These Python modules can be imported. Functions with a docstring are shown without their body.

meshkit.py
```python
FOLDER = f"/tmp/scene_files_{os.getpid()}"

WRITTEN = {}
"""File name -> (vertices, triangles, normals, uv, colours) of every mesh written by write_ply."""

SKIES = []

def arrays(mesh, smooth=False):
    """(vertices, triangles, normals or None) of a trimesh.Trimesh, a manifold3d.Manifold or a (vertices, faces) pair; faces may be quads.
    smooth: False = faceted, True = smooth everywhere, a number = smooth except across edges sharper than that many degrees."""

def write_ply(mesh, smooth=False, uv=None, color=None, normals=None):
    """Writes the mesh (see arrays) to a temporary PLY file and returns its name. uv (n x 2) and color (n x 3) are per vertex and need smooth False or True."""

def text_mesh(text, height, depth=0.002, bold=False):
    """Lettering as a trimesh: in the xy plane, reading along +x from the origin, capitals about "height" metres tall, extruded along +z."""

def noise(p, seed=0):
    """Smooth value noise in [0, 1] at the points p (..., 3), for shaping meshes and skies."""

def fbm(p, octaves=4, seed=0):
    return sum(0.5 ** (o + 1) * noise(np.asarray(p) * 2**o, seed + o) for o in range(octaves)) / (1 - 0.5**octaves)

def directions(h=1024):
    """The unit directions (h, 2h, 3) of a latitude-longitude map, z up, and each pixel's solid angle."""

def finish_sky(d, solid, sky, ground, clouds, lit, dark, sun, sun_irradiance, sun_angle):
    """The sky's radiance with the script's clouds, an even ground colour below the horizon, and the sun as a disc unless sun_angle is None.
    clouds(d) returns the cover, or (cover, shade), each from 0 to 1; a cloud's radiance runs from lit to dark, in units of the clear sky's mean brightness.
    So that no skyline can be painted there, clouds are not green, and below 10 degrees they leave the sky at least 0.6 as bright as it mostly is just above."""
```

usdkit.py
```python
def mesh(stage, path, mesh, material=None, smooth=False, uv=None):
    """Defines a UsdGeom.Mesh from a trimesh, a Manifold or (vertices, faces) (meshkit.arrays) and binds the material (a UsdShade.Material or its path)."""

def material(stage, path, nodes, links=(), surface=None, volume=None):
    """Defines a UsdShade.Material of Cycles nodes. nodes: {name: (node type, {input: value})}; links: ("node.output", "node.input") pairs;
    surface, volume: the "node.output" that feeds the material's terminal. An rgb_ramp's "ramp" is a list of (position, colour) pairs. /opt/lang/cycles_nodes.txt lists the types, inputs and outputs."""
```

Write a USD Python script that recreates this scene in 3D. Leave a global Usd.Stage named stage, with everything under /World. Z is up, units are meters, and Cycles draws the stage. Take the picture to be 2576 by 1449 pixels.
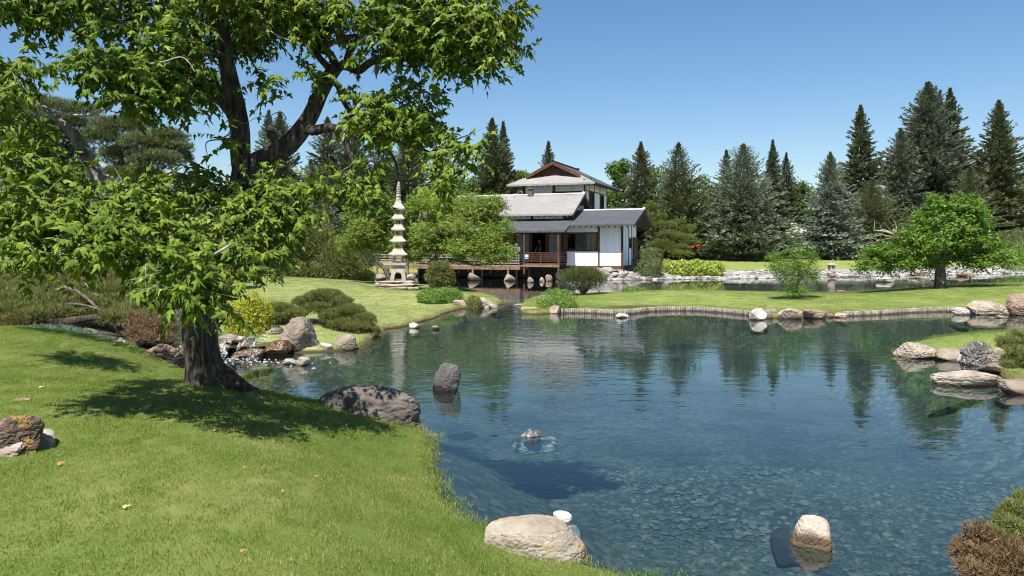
import math, numpy as np, trimesh, shapely, usdkit, meshkit
import manifold3d as m3
from pxr import Usd, UsdGeom, UsdLux, UsdShade, Gf, Sdf, Vt
from shapely.geometry import Polygon, LineString
from scipy.interpolate import RBFInterpolator, CubicSpline
from scipy.spatial import Delaunay, cKDTree
from scipy.sparse import coo_matrix
from scipy.sparse.csgraph import connected_components

stage = Usd.Stage.CreateInMemory()
UsdGeom.SetStageUpAxis(stage, UsdGeom.Tokens.z)
UsdGeom.SetStageMetersPerUnit(stage, 1.0)
world = UsdGeom.Xform.Define(stage, '/World')
stage.SetDefaultPrim(world.GetPrim())
UsdGeom.Scope.Define(stage, '/World/Looks')

# ------------------------------------------------------------------ camera, sky, sun, exposure
EYE, HOR, CX, FP = 2.3, 620.0, 1288.0, 1910.0
cam = UsdGeom.Camera.Define(stage, '/World/camera')
cam.AddTranslateOp().Set(Gf.Vec3d(0, 0, EYE)); cam.AddRotateXOp().Set(90.0)
cam.CreateHorizontalApertureAttr(36.0); cam.CreateVerticalApertureAttr(20.25)
cam.CreateFocalLengthAttr(FP / 2576 * 36)
cam.CreateVerticalApertureOffsetAttr(-104.5 * 36 / 2576)
cam.CreateClippingRangeAttr(Gf.Vec2f(0.1, 3000))
cam.CreateExposureAttr(1.12)

SUN_EL, SUN_AZ = math.radians(60), math.atan2(-0.40, -0.92)      # azimuth = atan2(x, y)
sd = np.array([math.sin(SUN_AZ) * math.cos(SUN_EL), math.cos(SUN_AZ) * math.cos(SUN_EL), math.sin(SUN_EL)])
sun = UsdLux.DistantLight.Define(stage, '/World/sun')
sun.CreateNormalizeAttr(True); sun.CreateIntensityAttr(1.25); sun.CreateAngleAttr(0.5)
sun.CreateColorAttr(Gf.Vec3f(1.0, 0.95, 0.86))
_z = sd / np.linalg.norm(sd); _x = np.cross([0, 0, 1.0], _z); _x /= np.linalg.norm(_x); _y = np.cross(_z, _x)
sun.AddTransformOp().Set(Gf.Matrix4d(*_x, 0, *_y, 0, *_z, 0, 0, 0, 0, 1))
dome = UsdLux.DomeLight.Define(stage, '/World/sky')
skym = usdkit.material(stage, '/World/Looks/sky', {
    "s": ("sky_texture", {"sky_type": "single_scattering", "sun_disc": False, "sun_elevation": SUN_EL, "sun_rotation": SUN_AZ, "air_density": 1.0, "aerosol_density": 0.6, "ozone_density": 1.6}),
    "b": ("background_shader", {"strength": 0.065}), "h": ("hsv", {"saturation": 1.22})}, [("s.color", "h.color"), ("h.color", "b.color")], surface="b.background")
UsdShade.MaterialBindingAPI.Apply(dome.GetPrim()).Bind(skym)
dome.GetPrim().SetCustomDataByKey('label', 'clear blue summer sky'); dome.GetPrim().SetCustomDataByKey('kind', 'structure')

# ------------------------------------------------------------------ helpers
_used = {}
def numbered(path):
    n = _used.get(path, -1) + 1; _used[path] = n
    return path if n == 0 else f'{path}_{n:03d}'
def rng(s): return np.random.default_rng(s)
def tag(prim, label=None, cat=None, group=None, kind=None):
    p = prim.GetPrim() if hasattr(prim, 'GetPrim') else prim
    for k, v in (('label', label), ('category', cat), ('group', group), ('kind', kind)):
        if v: p.SetCustomDataByKey(k, v)
    return prim
ISLANDS = set()
def vary(prim, mesh):
    """gives every loose piece of a mesh (leaf, needle tuft, pebble) a random number of its own"""
    v, f = mesh; f = np.asarray(f); n = len(v)
    e = np.vstack([f[:, :2], f[:, 1:3]]); k, lab = connected_components(coo_matrix((np.ones(len(e), np.int8), (e[:, 0], e[:, 1])), shape=(n, n)), directed=False)
    seed = sum(map(ord, prim.GetPath().pathString))
    UsdGeom.PrimvarsAPI(prim).CreatePrimvar('rnd', Sdf.ValueTypeNames.FloatArray, 'vertex').Set(Vt.FloatArray.FromNumpy(np.random.default_rng(seed).random(k).astype(np.float32)[lab]))
def obj(name, mesh, mat, parent=None, smooth=False, label=None, cat=None, group=None, kind=None):
    path = numbered((parent.GetPath().pathString if parent is not None else '/World') + '/' + name)
    m = usdkit.mesh(stage, path, mesh, mat, smooth=smooth)
    if smooth is False and isinstance(mesh, tuple) and mat.GetPath() in ISLANDS: vary(m, mesh)
    return tag(m, label, cat, group, kind)
def thing(name, label, cat, loc=(0, 0, 0), rotz=0, group=None, kind=None):
    x = UsdGeom.Xform.Define(stage, numbered('/World/' + name))
    x.AddTranslateOp().Set(Gf.Vec3d(*map(float, loc)))
    if rotz: x.AddRotateZOp().Set(float(rotz))
    return tag(x, label, cat, group, kind)
def cat_(ms):
    vs, fs, n = [], [], 0
    for v, f in ms:
        v = np.asarray(v, float); f = np.asarray(f, int)
        if f.shape[1] == 4: f = np.vstack([f[:, [0, 1, 2]], f[:, [0, 2, 3]]])
        vs.append(v); fs.append(f + n); n += len(v)
    return np.vstack(vs), np.vstack(fs)
def box(x0, x1, y0, y1, z0, z1):
    v = np.array([(x, y, z) for z in (z0, z1) for y in (y0, y1) for x in (x0, x1)], float)
    f = np.array([(0, 2, 3, 1), (4, 5, 7, 6), (0, 1, 5, 4), (2, 6, 7, 3), (0, 4, 6, 2), (1, 3, 7, 5)])
    return v, np.vstack([f[:, [0, 1, 2]], f[:, [0, 2, 3]]])
def bbox(x0, x1, y0, y1, z0, z1, c=0.012):
    """box with chamfered edges"""
    x0, x1 = sorted((x0, x1)); y0, y1 = sorted((y0, y1)); z0, z1 = sorted((z0, z1))
    c = min(c, (x1 - x0) / 3, (y1 - y0) / 3, (z1 - z0) / 3)
    a = m3.Manifold.hull_points(np.vstack([box(x0 + c, x1 - c, y0 + c, y1 - c, z0, z1)[0], box(x0, x1, y0 + c, y1 - c, z0 + c, z1 - c)[0], box(x0 + c, x1 - c, y0, y1, z0 + c, z1 - c)[0]]))
    mm = a.to_mesh(); return np.array(mm.vert_properties[:, :3], float), np.array(mm.tri_verts, int)
def bar(p, q, w, h=None):
    """square bar from p to q"""
    p, q = np.asarray(p, float), np.asarray(q, float); h = h or w
    t = (q - p) / np.linalg.norm(q - p); a = np.cross(t, [0, 0, 1.0])
    if np.linalg.norm(a) < 1e-3: a = np.array([1.0, 0, 0])
    a /= np.linalg.norm(a); b = np.cross(a, t)
    v = np.array([e + s * a * w / 2 + r * b * h / 2 for e in (p, q) for r in (-1, 1) for s in (-1, 1)])
    f = np.array([(0, 2, 3, 1), (4, 5, 7, 6), (0, 1, 5, 4), (2, 6, 7, 3), (0, 4, 6, 2), (1, 3, 7, 5)])
    return v, np.vstack([f[:, [0, 2, 1]], f[:, [0, 3, 2]]])
def tube(pts, radii, sides=10, per=5, ridge=0.0, seed=0, cap=True):
    p = np.asarray(pts, float); k = np.arange(len(p)); r = np.asarray(radii, float)
    t = np.linspace(0, len(p) - 1, (len(p) - 1) * per + 1)
    if len(p) > 2: c = CubicSpline(k, p)(t)
    else: c = p[0] + (p[1] - p[0]) * t[:, None]
    rr = np.interp(t, k, r)
    d = np.gradient(c, axis=0); d /= np.linalg.norm(d, axis=1, keepdims=True) + 1e-9
    a = np.cross(d[0], [0.31, 0.95, 0.05]); a /= np.linalg.norm(a); A = []
    for x in d:
        a = a - x * (a @ x); a /= np.linalg.norm(a); A.append(a)
    A = np.array(A); B = np.cross(d, A); th = np.arange(sides) * 2 * np.pi / sides
    R = np.repeat(rr[:, None], sides, 1)
    if ridge:
        ln = np.concatenate([[0], np.cumsum(np.linalg.norm(np.diff(c, axis=0), axis=1))])
        tw = th[None] + ln[:, None] * 0.5
        q = np.stack([np.cos(tw) * 3.2, np.sin(tw) * 3.2, np.repeat(ln[:, None] * 1.3, sides, 1)], -1)
        q2 = np.stack([np.cos(tw) * 1.1, np.sin(tw) * 1.1, np.repeat(ln[:, None] * 1.5, sides, 1)], -1)
        R = R * (1 + ridge * (np.abs(meshkit.noise(q, seed) - .5) * 2 - .5) + ridge * 1.6 * (meshkit.noise(q2, seed + 9) - .5))
    v = c[:, None] + R[..., None] * (np.cos(th)[None, :, None] * A[:, None] + np.sin(th)[None, :, None] * B[:, None])
    n = len(c); i, j = np.meshgrid(np.arange(n - 1), np.arange(sides), indexing='ij')
    q = np.stack([i * sides + j, i * sides + (j + 1) % sides, (i + 1) * sides + (j + 1) % sides, (i + 1) * sides + j], -1).reshape(-1, 4)
    v = v.reshape(-1, 3); f = np.vstack([q[:, [0, 1, 2]], q[:, [0, 2, 3]]])
    if cap:
        m = len(v); v = np.vstack([v, c[-1], c[0]]); l = (n - 1) * sides + np.arange(sides); s = np.arange(sides)
        f = np.vstack([f, np.c_[l, np.roll(l, -1), np.full(sides, m)], np.c_[np.roll(s, -1), s, np.full(sides, m + 1)]])
    return v, f
def X(px, D): return (px - CX) / FP * D
def Z(py, D): return EYE - (py - HOR) / FP * D
def Dz(py, z=0.0): return (EYE - z) * FP / (py - HOR)
def at(px, py, D): return np.array([X(px, D), D, Z(py, D)])
def gz(px, py, z=0.0):
    D = Dz(py, z); return (X(px, D), D)
def unit(v): return v / (np.linalg.norm(v, axis=-1, keepdims=True) + 1e-12)
def rdir(r, n): return unit(r.normal(size=(n, 3)))

# ---- leaf templates (x along the leaf, y across, z the normal)
def fan(o, c):
    v = np.array([c] + o, float); n = len(o)
    return v, np.array([(0, 1 + i, 1 + (i + 1) % n) for i in range(n)])
def _ml(x, y): return (x, y, -0.30 * abs(y) - 0.16 * x * x)
T_MAPLE = fan([_ml(*q) for q in ((0, 0), (.10, -.24), (.44, -.36), (.42, -.13), (.70, -.12), (1.10, 0), (.70, .12), (.42, .13), (.44, .36), (.10, .24))], (.32, 0, .02))
T_OVAL = (np.array([(0, 0, 0), (.4, -.22, -.05), (1, 0, -.14), (.4, .22, -.05)], float), np.array([(0, 1, 2), (0, 2, 3)]))
T_SLIM = (np.array([(0, 0, 0), (.45, -.13, -.05), (1, 0, -.18), (.45, .13, -.05)], float), np.array([(0, 1, 2), (0, 2, 3)]))
def tuft(n, spread, w, seed):
    r = rng(seed); V, F = [], []
    for i in range(n):
        d = unit(np.array([1, 0, 0]) + spread * r.normal(size=3)); s = unit(np.cross(d, r.normal(size=3)))
        k = len(V); V += [-s * w, s * w, d * r.uniform(.75, 1.1)]; F.append((k, k + 1, k + 2))
    return np.array(V), np.array(F)
T_TUFT = tuft(6, .55, .05, 1)
T_TUFT2 = tuft(4, .45, .09, 2)
T_SPRAY = (np.array([(0, 0, 0), (.45, -.17, -.03), (1, 0, -.10), (.45, .17, -.03), (.35, 0, .13), (.35, 0, -.15), (.6, .33, -.06), (.6, -.33, -.06), (.2, .06, 0), (.2, -.06, 0)], float),
           np.array([(0, 1, 2), (0, 2, 3), (0, 4, 2), (0, 5, 2), (8, 6, 3), (9, 1, 7)]))
def leaves(P, A, N, S, T):
    tv, tf = T; A = unit(A); N = N - A * (A * N).sum(1, keepdims=True); N = unit(N); B = np.cross(N, A)
    S = np.broadcast_to(S, (len(P),))
    V = P[:, None] + S[:, None, None] * (tv[None, :, :1] * A[:, None] + tv[None, :, 1:2] * B[:, None] + tv[None, :, 2:] * N[:, None])
    F = tf[None] + (np.arange(len(P)) * len(tv))[:, None, None]
    return V.reshape(-1, 3), F.reshape(-1, 3)

# ------------------------------------------------------------------ materials
LK = '/World/Looks/'
def M(name, nodes, links, surface): return usdkit.material(stage, LK + name, nodes, links, surface=surface)
def natural(name, stops, scale=3, detail=6, rough=.85, bump=.4, bscale=25, stretch=(1, 1, 1), spec=.25, wet=None, speck=None, dist=.03):
    nodes = {"g": ("geometry", {}), "mp": ("mapping", {"scale": stretch}),
             "n": ("noise_texture", {"scale": scale, "detail": detail, "roughness": .62}),
             "r": ("rgb_ramp", {"ramp": stops}), "n2": ("noise_texture", {"scale": bscale, "detail": 5.0, "roughness": .65}),
             "b": ("bump", {"strength": bump, "distance": dist}), "p": ("principled_bsdf", {"roughness": rough, "specular_ior_level": spec})}
    links = [("g.position", "mp.vector"), ("mp.vector", "n.vector"), ("mp.vector", "n2.vector"), ("n.fac", "r.fac"), ("n2.fac", "b.height"), ("b.normal", "p.normal")]
    last = "r.color"
    if speck:
        nodes |= {"v": ("noise_texture", {"scale": speck[1], "detail": 3.0}), "vr": ("rgb_ramp", {"ramp": [(0, (0, 0, 0)), (speck[2], (0, 0, 0)), (speck[2] + .06, (1, 1, 1)), (1, (1, 1, 1))]}), "sm": ("mix", {"color2": speck[0]})}
        links += [("mp.vector", "v.vector"), ("v.fac", "vr.fac"), ("vr.color", "sm.fac"), (last, "sm.color1")]; last = "sm.color"
    if wet is not None:
        nodes |= {"sx": ("separate_xyz", {}), "wn": ("math", {"math_type": "multiply_add", "value2": .06}), "wm": ("map_range", {"from_min": wet + .03, "from_max": wet + .08, "to_min": 1.0, "to_max": 0.0, "clamp": True}), "wx": ("mix", {"mix_type": "multiply", "color2": (.30, .26, .19)})}
        links += [("g.position", "sx.vector"), ("n.fac", "wn.value1"), ("sx.z", "wn.value3"), ("wn.value", "wm.value"), ("wm.result", "wx.fac"), (last, "wx.color1")]; last = "wx.color"
    return M(name, nodes, links + [(last, "p.base_color")], "p.BSDF")
def flat(name, col, rough=.6, spec=.3, metal=0.0):
    return M(name, {"g": ("geometry", {}), "n": ("noise_texture", {"scale": 6.0, "detail": 5.0}), "r": ("rgb_ramp", {"ramp": [(.25, tuple(.88 * c for c in col)), (.75, col)]}), "p": ("principled_bsdf", {"roughness": rough, "specular_ior_level": spec, "metallic": metal})},
             [("g.position", "n.vector"), ("n.fac", "r.fac"), ("r.color", "p.base_color")], "p.BSDF")
def leafm(name, stops, trans=.35, rough=.5, spec=.3, tint=(1.25, 1.35, .6), clump=1.2, gain=1.45, cw=.7):
    stops = [(p, tuple(min(.6, c * gain * .76) for c in col)) for p, col in stops]
    ISLANDS.add(Sdf.Path(LK + name))
    return M(name, {"g": ("geometry", {}), "rd": ("attribute", {"attribute": "rnd"}), "n": ("noise_texture", {"scale": clump, "detail": 2.0}), "ad": ("math", {"math_type": "multiply_add", "value2": .55}), "ad2": ("math", {"math_type": "multiply_add", "value2": cw, "value3": -.12 - (cw - .7) * .5}),
                    "r": ("rgb_ramp", {"ramp": stops}), "p": ("principled_bsdf", {"roughness": rough, "specular_ior_level": spec}), "t": ("translucent_bsdf", {}),
                    "tc": ("mix", {"mix_type": "multiply", "fac": 1.0, "color2": tint}), "m": ("mix_closure", {"fac": trans})},
             [("g.position", "n.vector"), ("n.fac", "ad2.value1"), ("rd.fac", "ad.value1"), ("ad2.value", "ad.value3"), ("ad.value", "r.fac"), ("r.color", "p.base_color"), ("r.color", "tc.color1"), ("tc.color", "t.color"), ("p.BSDF", "m.closure1"), ("t.BSDF", "m.closure2")], "m.closure")

def lawnm(name, stops, soil=(.055, .04, .022), lo=.03, hi=.075, fine=70.0, stretchfine=(1, 1, 1)):
    return M(name, {"g": ("geometry", {}), "n1": ("noise_texture", {"scale": .55, "detail": 4.0, "roughness": .6}), "n2": ("noise_texture", {"scale": 3.2, "detail": 5.0, "roughness": .65}), "mf": ("mapping", {"scale": stretchfine}), "n3": ("noise_texture", {"scale": fine, "detail": 3.0, "roughness": .7}),
                    "a": ("math", {"math_type": "multiply_add", "value2": .55}), "a2": ("math", {"math_type": "multiply_add", "value2": .35}), "a3": ("math", {"math_type": "multiply", "value2": .35}), "r": ("rgb_ramp", {"ramp": stops}),
                    "sx": ("separate_xyz", {}), "zz": ("math", {"math_type": "multiply_add", "value2": -.05}), "zm": ("map_range", {"from_min": lo, "from_max": hi, "to_min": 0.0, "to_max": 1.0, "clamp": True}), "mx": ("mix", {"color1": soil}), "vo": ("voronoi_texture", {"scale": 13.0}), "vs": ("separate_color", {}), "vr": ("rgb_ramp", {"ramp": [(0, (.026, .034, .030)), (.6, (.055, .062, .050)), (1, (.11, .105, .078))]}), "uz": ("map_range", {"from_min": -.10, "from_max": -.01, "to_min": 0.0, "to_max": 1.0, "clamp": True}), "um": ("mix", {}),
                    "b": ("bump", {"strength": .5, "distance": .04}), "p": ("principled_bsdf", {"roughness": .8, "specular_ior_level": .15})},
             [("g.position", "n1.vector"), ("g.position", "n2.vector"), ("g.position", "mf.vector"), ("mf.vector", "n3.vector"), ("n3.fac", "a3.value1"), ("n2.fac", "a2.value1"), ("a3.value", "a2.value3"), ("n1.fac", "a.value1"), ("a2.value", "a.value3"), ("a.value", "r.fac"),
              ("g.position", "sx.vector"), ("n2.fac", "zz.value1"), ("sx.z", "zz.value3"), ("zz.value", "zm.value"), ("zm.result", "mx.fac"), ("r.color", "mx.color2"), ("mx.color", "um.color2"), ("sx.z", "uz.value"), ("uz.result", "um.fac"), ("g.position", "vo.vector"), ("vo.color", "vs.color"), ("vs.r", "vr.fac"), ("vr.color", "um.color1"), ("um.color", "p.base_color"), ("n3.fac", "b.height"), ("b.normal", "p.normal")], "p.BSDF")
LAWN = [(.40, (.075, .125, .020)), (.55, (.125, .19, .034)), (.68, (.19, .235, .058)), (.82, (.28, .27, .105))]
mat_lawn = lawnm('lawn', [(.40, (.054, .090, .013)), (.58, (.086, .124, .023)), (.72, (.132, .152, .040)), (.85, (.20, .18, .08))], lo=.0, hi=.04)
mat_lawn2 = lawnm('lawn_far', [(.40, (.125, .165, .045)), (.56, (.18, .215, .072)), (.70, (.24, .255, .10)), (.85, (.33, .30, .15))], lo=.0, hi=.045, fine=26.0)
mat_lawn3 = lawnm('lawn_island', [(.40, (.075, .115, .024)), (.56, (.115, .155, .036)), (.72, (.175, .20, .06)), (.88, (.27, .245, .11))], lo=.0, hi=.05, fine=30.0)
mat_lawn4 = lawnm('lawn_back', [(.40, (.10, .145, .028)), (.58, (.15, .19, .045)), (.75, (.21, .23, .07)), (.9, (.27, .26, .10))], lo=.20, hi=.27, fine=14.0, soil=(.06, .052, .042))
mat_soil = natural('soil', [(.3, (.030, .020, .013)), (.5, (.06, .042, .028)), (.7, (.11, .08, .055))], 4, bump=.8, bscale=40)
mat_blade = leafm('grass_blade', [(.15, (.092, .155, .020)), (.42, (.138, .200, .032)), (.68, (.195, .235, .056)), (.92, (.33, .29, .13))], trans=.45, clump=1.5, tint=(1.1, 1.2, .7), gain=1.5, cw=1.2)

mat_blade2 = leafm('pale_grass_blade', [(.15, (.13, .175, .045)), (.5, (.19, .225, .07)), (.8, (.26, .27, .105)), (1, (.36, .32, .17))], trans=.25, clump=.8, tint=(1.1, 1.15, .8), gain=1.32, cw=1.0)
mat_dry = leafm('dry_grass_blade', [(.15, (.11, .12, .035)), (.5, (.20, .17, .07)), (1, (.33, .27, .14))], trans=.2, clump=2, gain=1.3)
mat_blade3 = leafm('green_grass_blade', [(.15, (.085, .135, .026)), (.5, (.13, .18, .038)), (.8, (.19, .22, .06)), (1, (.30, .27, .13))], trans=.25, clump=.8, tint=(1.1, 1.15, .8), gain=1.32, cw=1.0)
ISLANDS |= {Sdf.Path(LK + 'cobble'), Sdf.Path(LK + 'pond_pebble')}
tan = [(.30, (.095, .078, .06)), (.46, (.165, .135, .107)), (.6, (.225, .19, .155)), (.75, (.30, .265, .225))]
mat_tan = natural('rock_tan', tan, 2.2, bump=.7, bscale=14, wet=0.025)
mat_cream = natural('rock_cream', [(0.3, (0.163, 0.133, 0.104)), (0.48, (0.252, 0.218, 0.178)), (0.66, (0.318, 0.285, 0.244)), (0.8, (0.37, 0.34, 0.303))], 3.2, bump=.9, bscale=17, wet=.01, speck=((.30, .20, .09), 5.0, .60))
mat_cwet = natural('rock_cream_wet_base', [(0.3, (0.224, 0.18, 0.144)), (0.5, (0.328, 0.272, 0.232)), (0.7, (0.416, 0.368, 0.32))], 4, bump=.6, bscale=18, wet=.075)
mat_wtop = natural('rock_white_top', [(0.3, (0.357, 0.315, 0.272)), (0.5, (0.493, 0.451, 0.408)), (0.7, (0.578, 0.544, 0.501))], 4, bump=.6, bscale=18, wet=-.04)
mat_white = natural('rock_white', [(0.3, (0.246, 0.221, 0.197)), (0.5, (0.344, 0.32, 0.291)), (0.7, (0.443, 0.418, 0.385))], 4, bump=.5, bscale=20, wet=.02)
mat_grey = natural('rock_grey', [(0.3, (0.072, 0.068, 0.064)), (0.5, (0.152, 0.14, 0.132)), (0.7, (0.256, 0.232, 0.216))], 3, bump=.9, bscale=16, wet=0.0, speck=((.45, .42, .38), 9.0, .64))
mat_brown = natural('rock_brown', [(.28, (.075, .052, .042)), (.45, (.17, .115, .085)), (.6, (.235, .175, .135)), (.75, (.28, .24, .20))], 3, bump=1.0, bscale=13, wet=.0, speck=((.42, .38, .33), 19.0, .66))
mat_pink = natural('rock_pink', [(0.3, (0.17, 0.119, 0.089)), (0.5, (0.281, 0.212, 0.17)), (0.7, (0.374, 0.315, 0.264))], 3, bump=.7, bscale=16, wet=0.0)
mat_grey2 = natural('rock_grey_brown', [(0.3, (0.05, 0.042, 0.037)), (0.5, (0.099, 0.086, 0.076)), (0.7, (0.155, 0.14, 0.127))], 3, bump=.8, bscale=16, wet=.02)
mat_grey3 = natural('rock_dark_grey', [(0.3, (0.033, 0.033, 0.034)), (0.5, (0.069, 0.067, 0.066)), (0.7, (0.12, 0.117, 0.114))], 2.5, bump=.6, bscale=15, wet=.05)
mat_lichen = natural('rock_lichen', [(.3, (.045, .034, .028)), (.48, (.14, .10, .075)), (.62, (.23, .17, .12)), (.75, (.30, .26, .20))], 5, bump=1.0, bscale=20, speck=((.26, .17, .06), 7.0, .605), dist=.05)
mat_slab = natural('rock_slab', [(0.3, (0.176, 0.14, 0.112)), (0.5, (0.288, 0.24, 0.2)), (0.7, (0.368, 0.328, 0.288))], 3, bump=.9, bscale=9, stretch=(1, 1, 7))
mat_wetrock = natural('rock_wet', [(0.3, (0.031, 0.019, 0.009)), (0.5, (0.081, 0.046, 0.019)), (0.7, (0.149, 0.093, 0.043))], 5, rough=.18, bump=.8, bscale=18, spec=.6)
mat_under = natural('rock_underwater', [(0.3, (0.176, 0.176, 0.155)), (0.5, (0.27, 0.263, 0.223)), (0.7, (0.378, 0.351, 0.284))], 4, bump=.4)
mat_granite = natural('granite', [(0.3, (0.216, 0.194, 0.168)), (0.5, (0.311, 0.286, 0.251)), (0.7, (0.389, 0.362, 0.324))], 5, bump=.35, bscale=45)
mat_cobble = M('cobble', {"g": ("attribute", {"attribute": "rnd"}), "o": ("object_info", {}), "r": ("rgb_ramp", {"ramp": [(0, (.05, .044, .04)), (.25, (.115, .105, .096)), (.55, (.205, .195, .186)), (.85, (.33, .32, .305)), (1, (.17, .14, .118))]}), "p": ("principled_bsdf", {"roughness": .8})},
               [("g.fac", "r.fac"), ("r.color", "p.base_color")], "p.BSDF")
mat_pebble = M('pond_pebble', {"g": ("attribute", {"attribute": "rnd"}), "r": ("rgb_ramp", {"ramp": [(0, (.026, .034, .030)), (.5, (.046, .054, .044)), (.8, (.072, .074, .058)), (1, (.12, .108, .08))]}), "p": ("principled_bsdf", {"roughness": .7})},
               [("g.fac", "r.fac"), ("r.color", "p.base_color")], "p.BSDF")
mat_bed = M('pond_bed', {"g": ("geometry", {}), "v": ("voronoi_texture", {"scale": 15.0, "randomness": 1.0}), "w": ("noise_texture", {"scale": .8, "detail": 4.0}), "sc": ("separate_color", {}), "r": ("rgb_ramp", {"ramp": [(0, (.030, .040, .036)), (.6, (.055, .066, .055)), (1, (.095, .098, .072))]}), "r2": ("rgb_ramp", {"ramp": [(.35, (.45, .5, .5)), (.65, (1, 1, 1))]}), "mm": ("mix", {"mix_type": "multiply", "fac": 1.0}), "p": ("principled_bsdf", {"roughness": .9, "specular_ior_level": .1})},
            [("g.position", "v.vector"), ("g.position", "w.vector"), ("v.color", "sc.color"), ("sc.r", "r.fac"), ("w.fac", "r2.fac"), ("r.color", "mm.color1"), ("r2.color", "mm.color2"), ("mm.color", "p.base_color")], "p.BSDF")
mat_water = M('water', {"g": ("geometry", {}), "m1": ("mapping", {"scale": (.75, 1.3, 1)}), "n1": ("noise_texture", {"scale": 2.1, "detail": 2.0, "roughness": .45, "distortion": .4}), "n2": ("noise_texture", {"scale": 7.5, "detail": 2.0, "roughness": .5, "distortion": .6}), "big": ("noise_texture", {"scale": .13, "detail": 3.0}),
                        "vd": ("vector_math", {"math_type": "distance", "vector2": (-5.0, 15.5, 0.0)}), "fall": ("map_range", {"from_min": 2.0, "from_max": 16.0, "to_min": 1.7, "to_max": .55, "clamp": True}), "s4": ("math", {"math_type": "multiply"}),
                        "br": ("map_range", {"from_min": .38, "from_max": .60, "to_min": .10, "to_max": 1.25, "clamp": True}), "s1": ("math", {"math_type": "multiply_add", "value2": 1.0}), "s2": ("math", {"math_type": "multiply", "value2": .20}), "s3": ("math", {"math_type": "multiply"}),
                        "b": ("bump", {"strength": .13, "distance": .06}), "f": ("fresnel", {"IOR": 1.33}), "t": ("transparent_bsdf", {"color": (.62, .77, .80)}), "d": ("diffuse_bsdf", {"color": (.045, .095, .11)}), "td": ("mix_closure", {"fac": .035}), "gl": ("glossy_bsdf", {"roughness": .012, "color": (1, 1, 1)}), "m": ("mix_closure", {})},
              [("g.position", "m1.vector"), ("g.position", "big.vector"), ("g.position", "vd.vector1"), ("vd.value", "fall.value"), ("m1.vector", "n1.vector"), ("m1.vector", "n2.vector"), ("n2.fac", "s2.value1"), ("n1.fac", "s1.value1"), ("s2.value", "s1.value3"), ("big.fac", "br.value"), ("br.result", "s4.value1"), ("fall.result", "s4.value2"), ("s1.value", "s3.value1"), ("s4.value", "s3.value2"), ("s3.value", "b.height"), ("b.normal", "gl.normal"), ("f.fac", "m.fac"), ("t.BSDF", "td.closure1"), ("d.BSDF", "td.closure2"), ("td.closure", "m.closure1"), ("gl.BSDF", "m.closure2")], "m.closure")
mat_foam = M('white_water', {"g": ("geometry", {}), "n": ("noise_texture", {"scale": 11.0, "detail": 5.0, "roughness": .7}), "r": ("rgb_ramp", {"ramp": [(.50, (0, 0, 0)), (.74, (.85, .85, .85))]}), "t": ("transparent_bsdf", {}), "p": ("principled_bsdf", {"base_color": (.72, .76, .78), "roughness": .35}), "m": ("mix_closure", {})},
             [("g.position", "n.vector"), ("n.fac", "r.fac"), ("r.color", "m.fac"), ("t.BSDF", "m.closure1"), ("p.BSDF", "m.closure2")], "m.closure")
mat_bark = natural('maple_bark', [(.34, (.020, .014, .010)), (.46, (.060, .046, .036)), (.6, (.13, .105, .085)), (.75, (.22, .19, .16))], 11, bump=1.0, bscale=22, stretch=(2.0, 2.0, .22), dist=.09)
mat_bark2 = natural('pale_maple_bark', [(.3, (.10, .08, .065)), (.5, (.22, .185, .155)), (.7, (.34, .30, .265))], 11, bump=1.0, bscale=20, stretch=(1.4, 1.4, .4), dist=.06)
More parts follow.
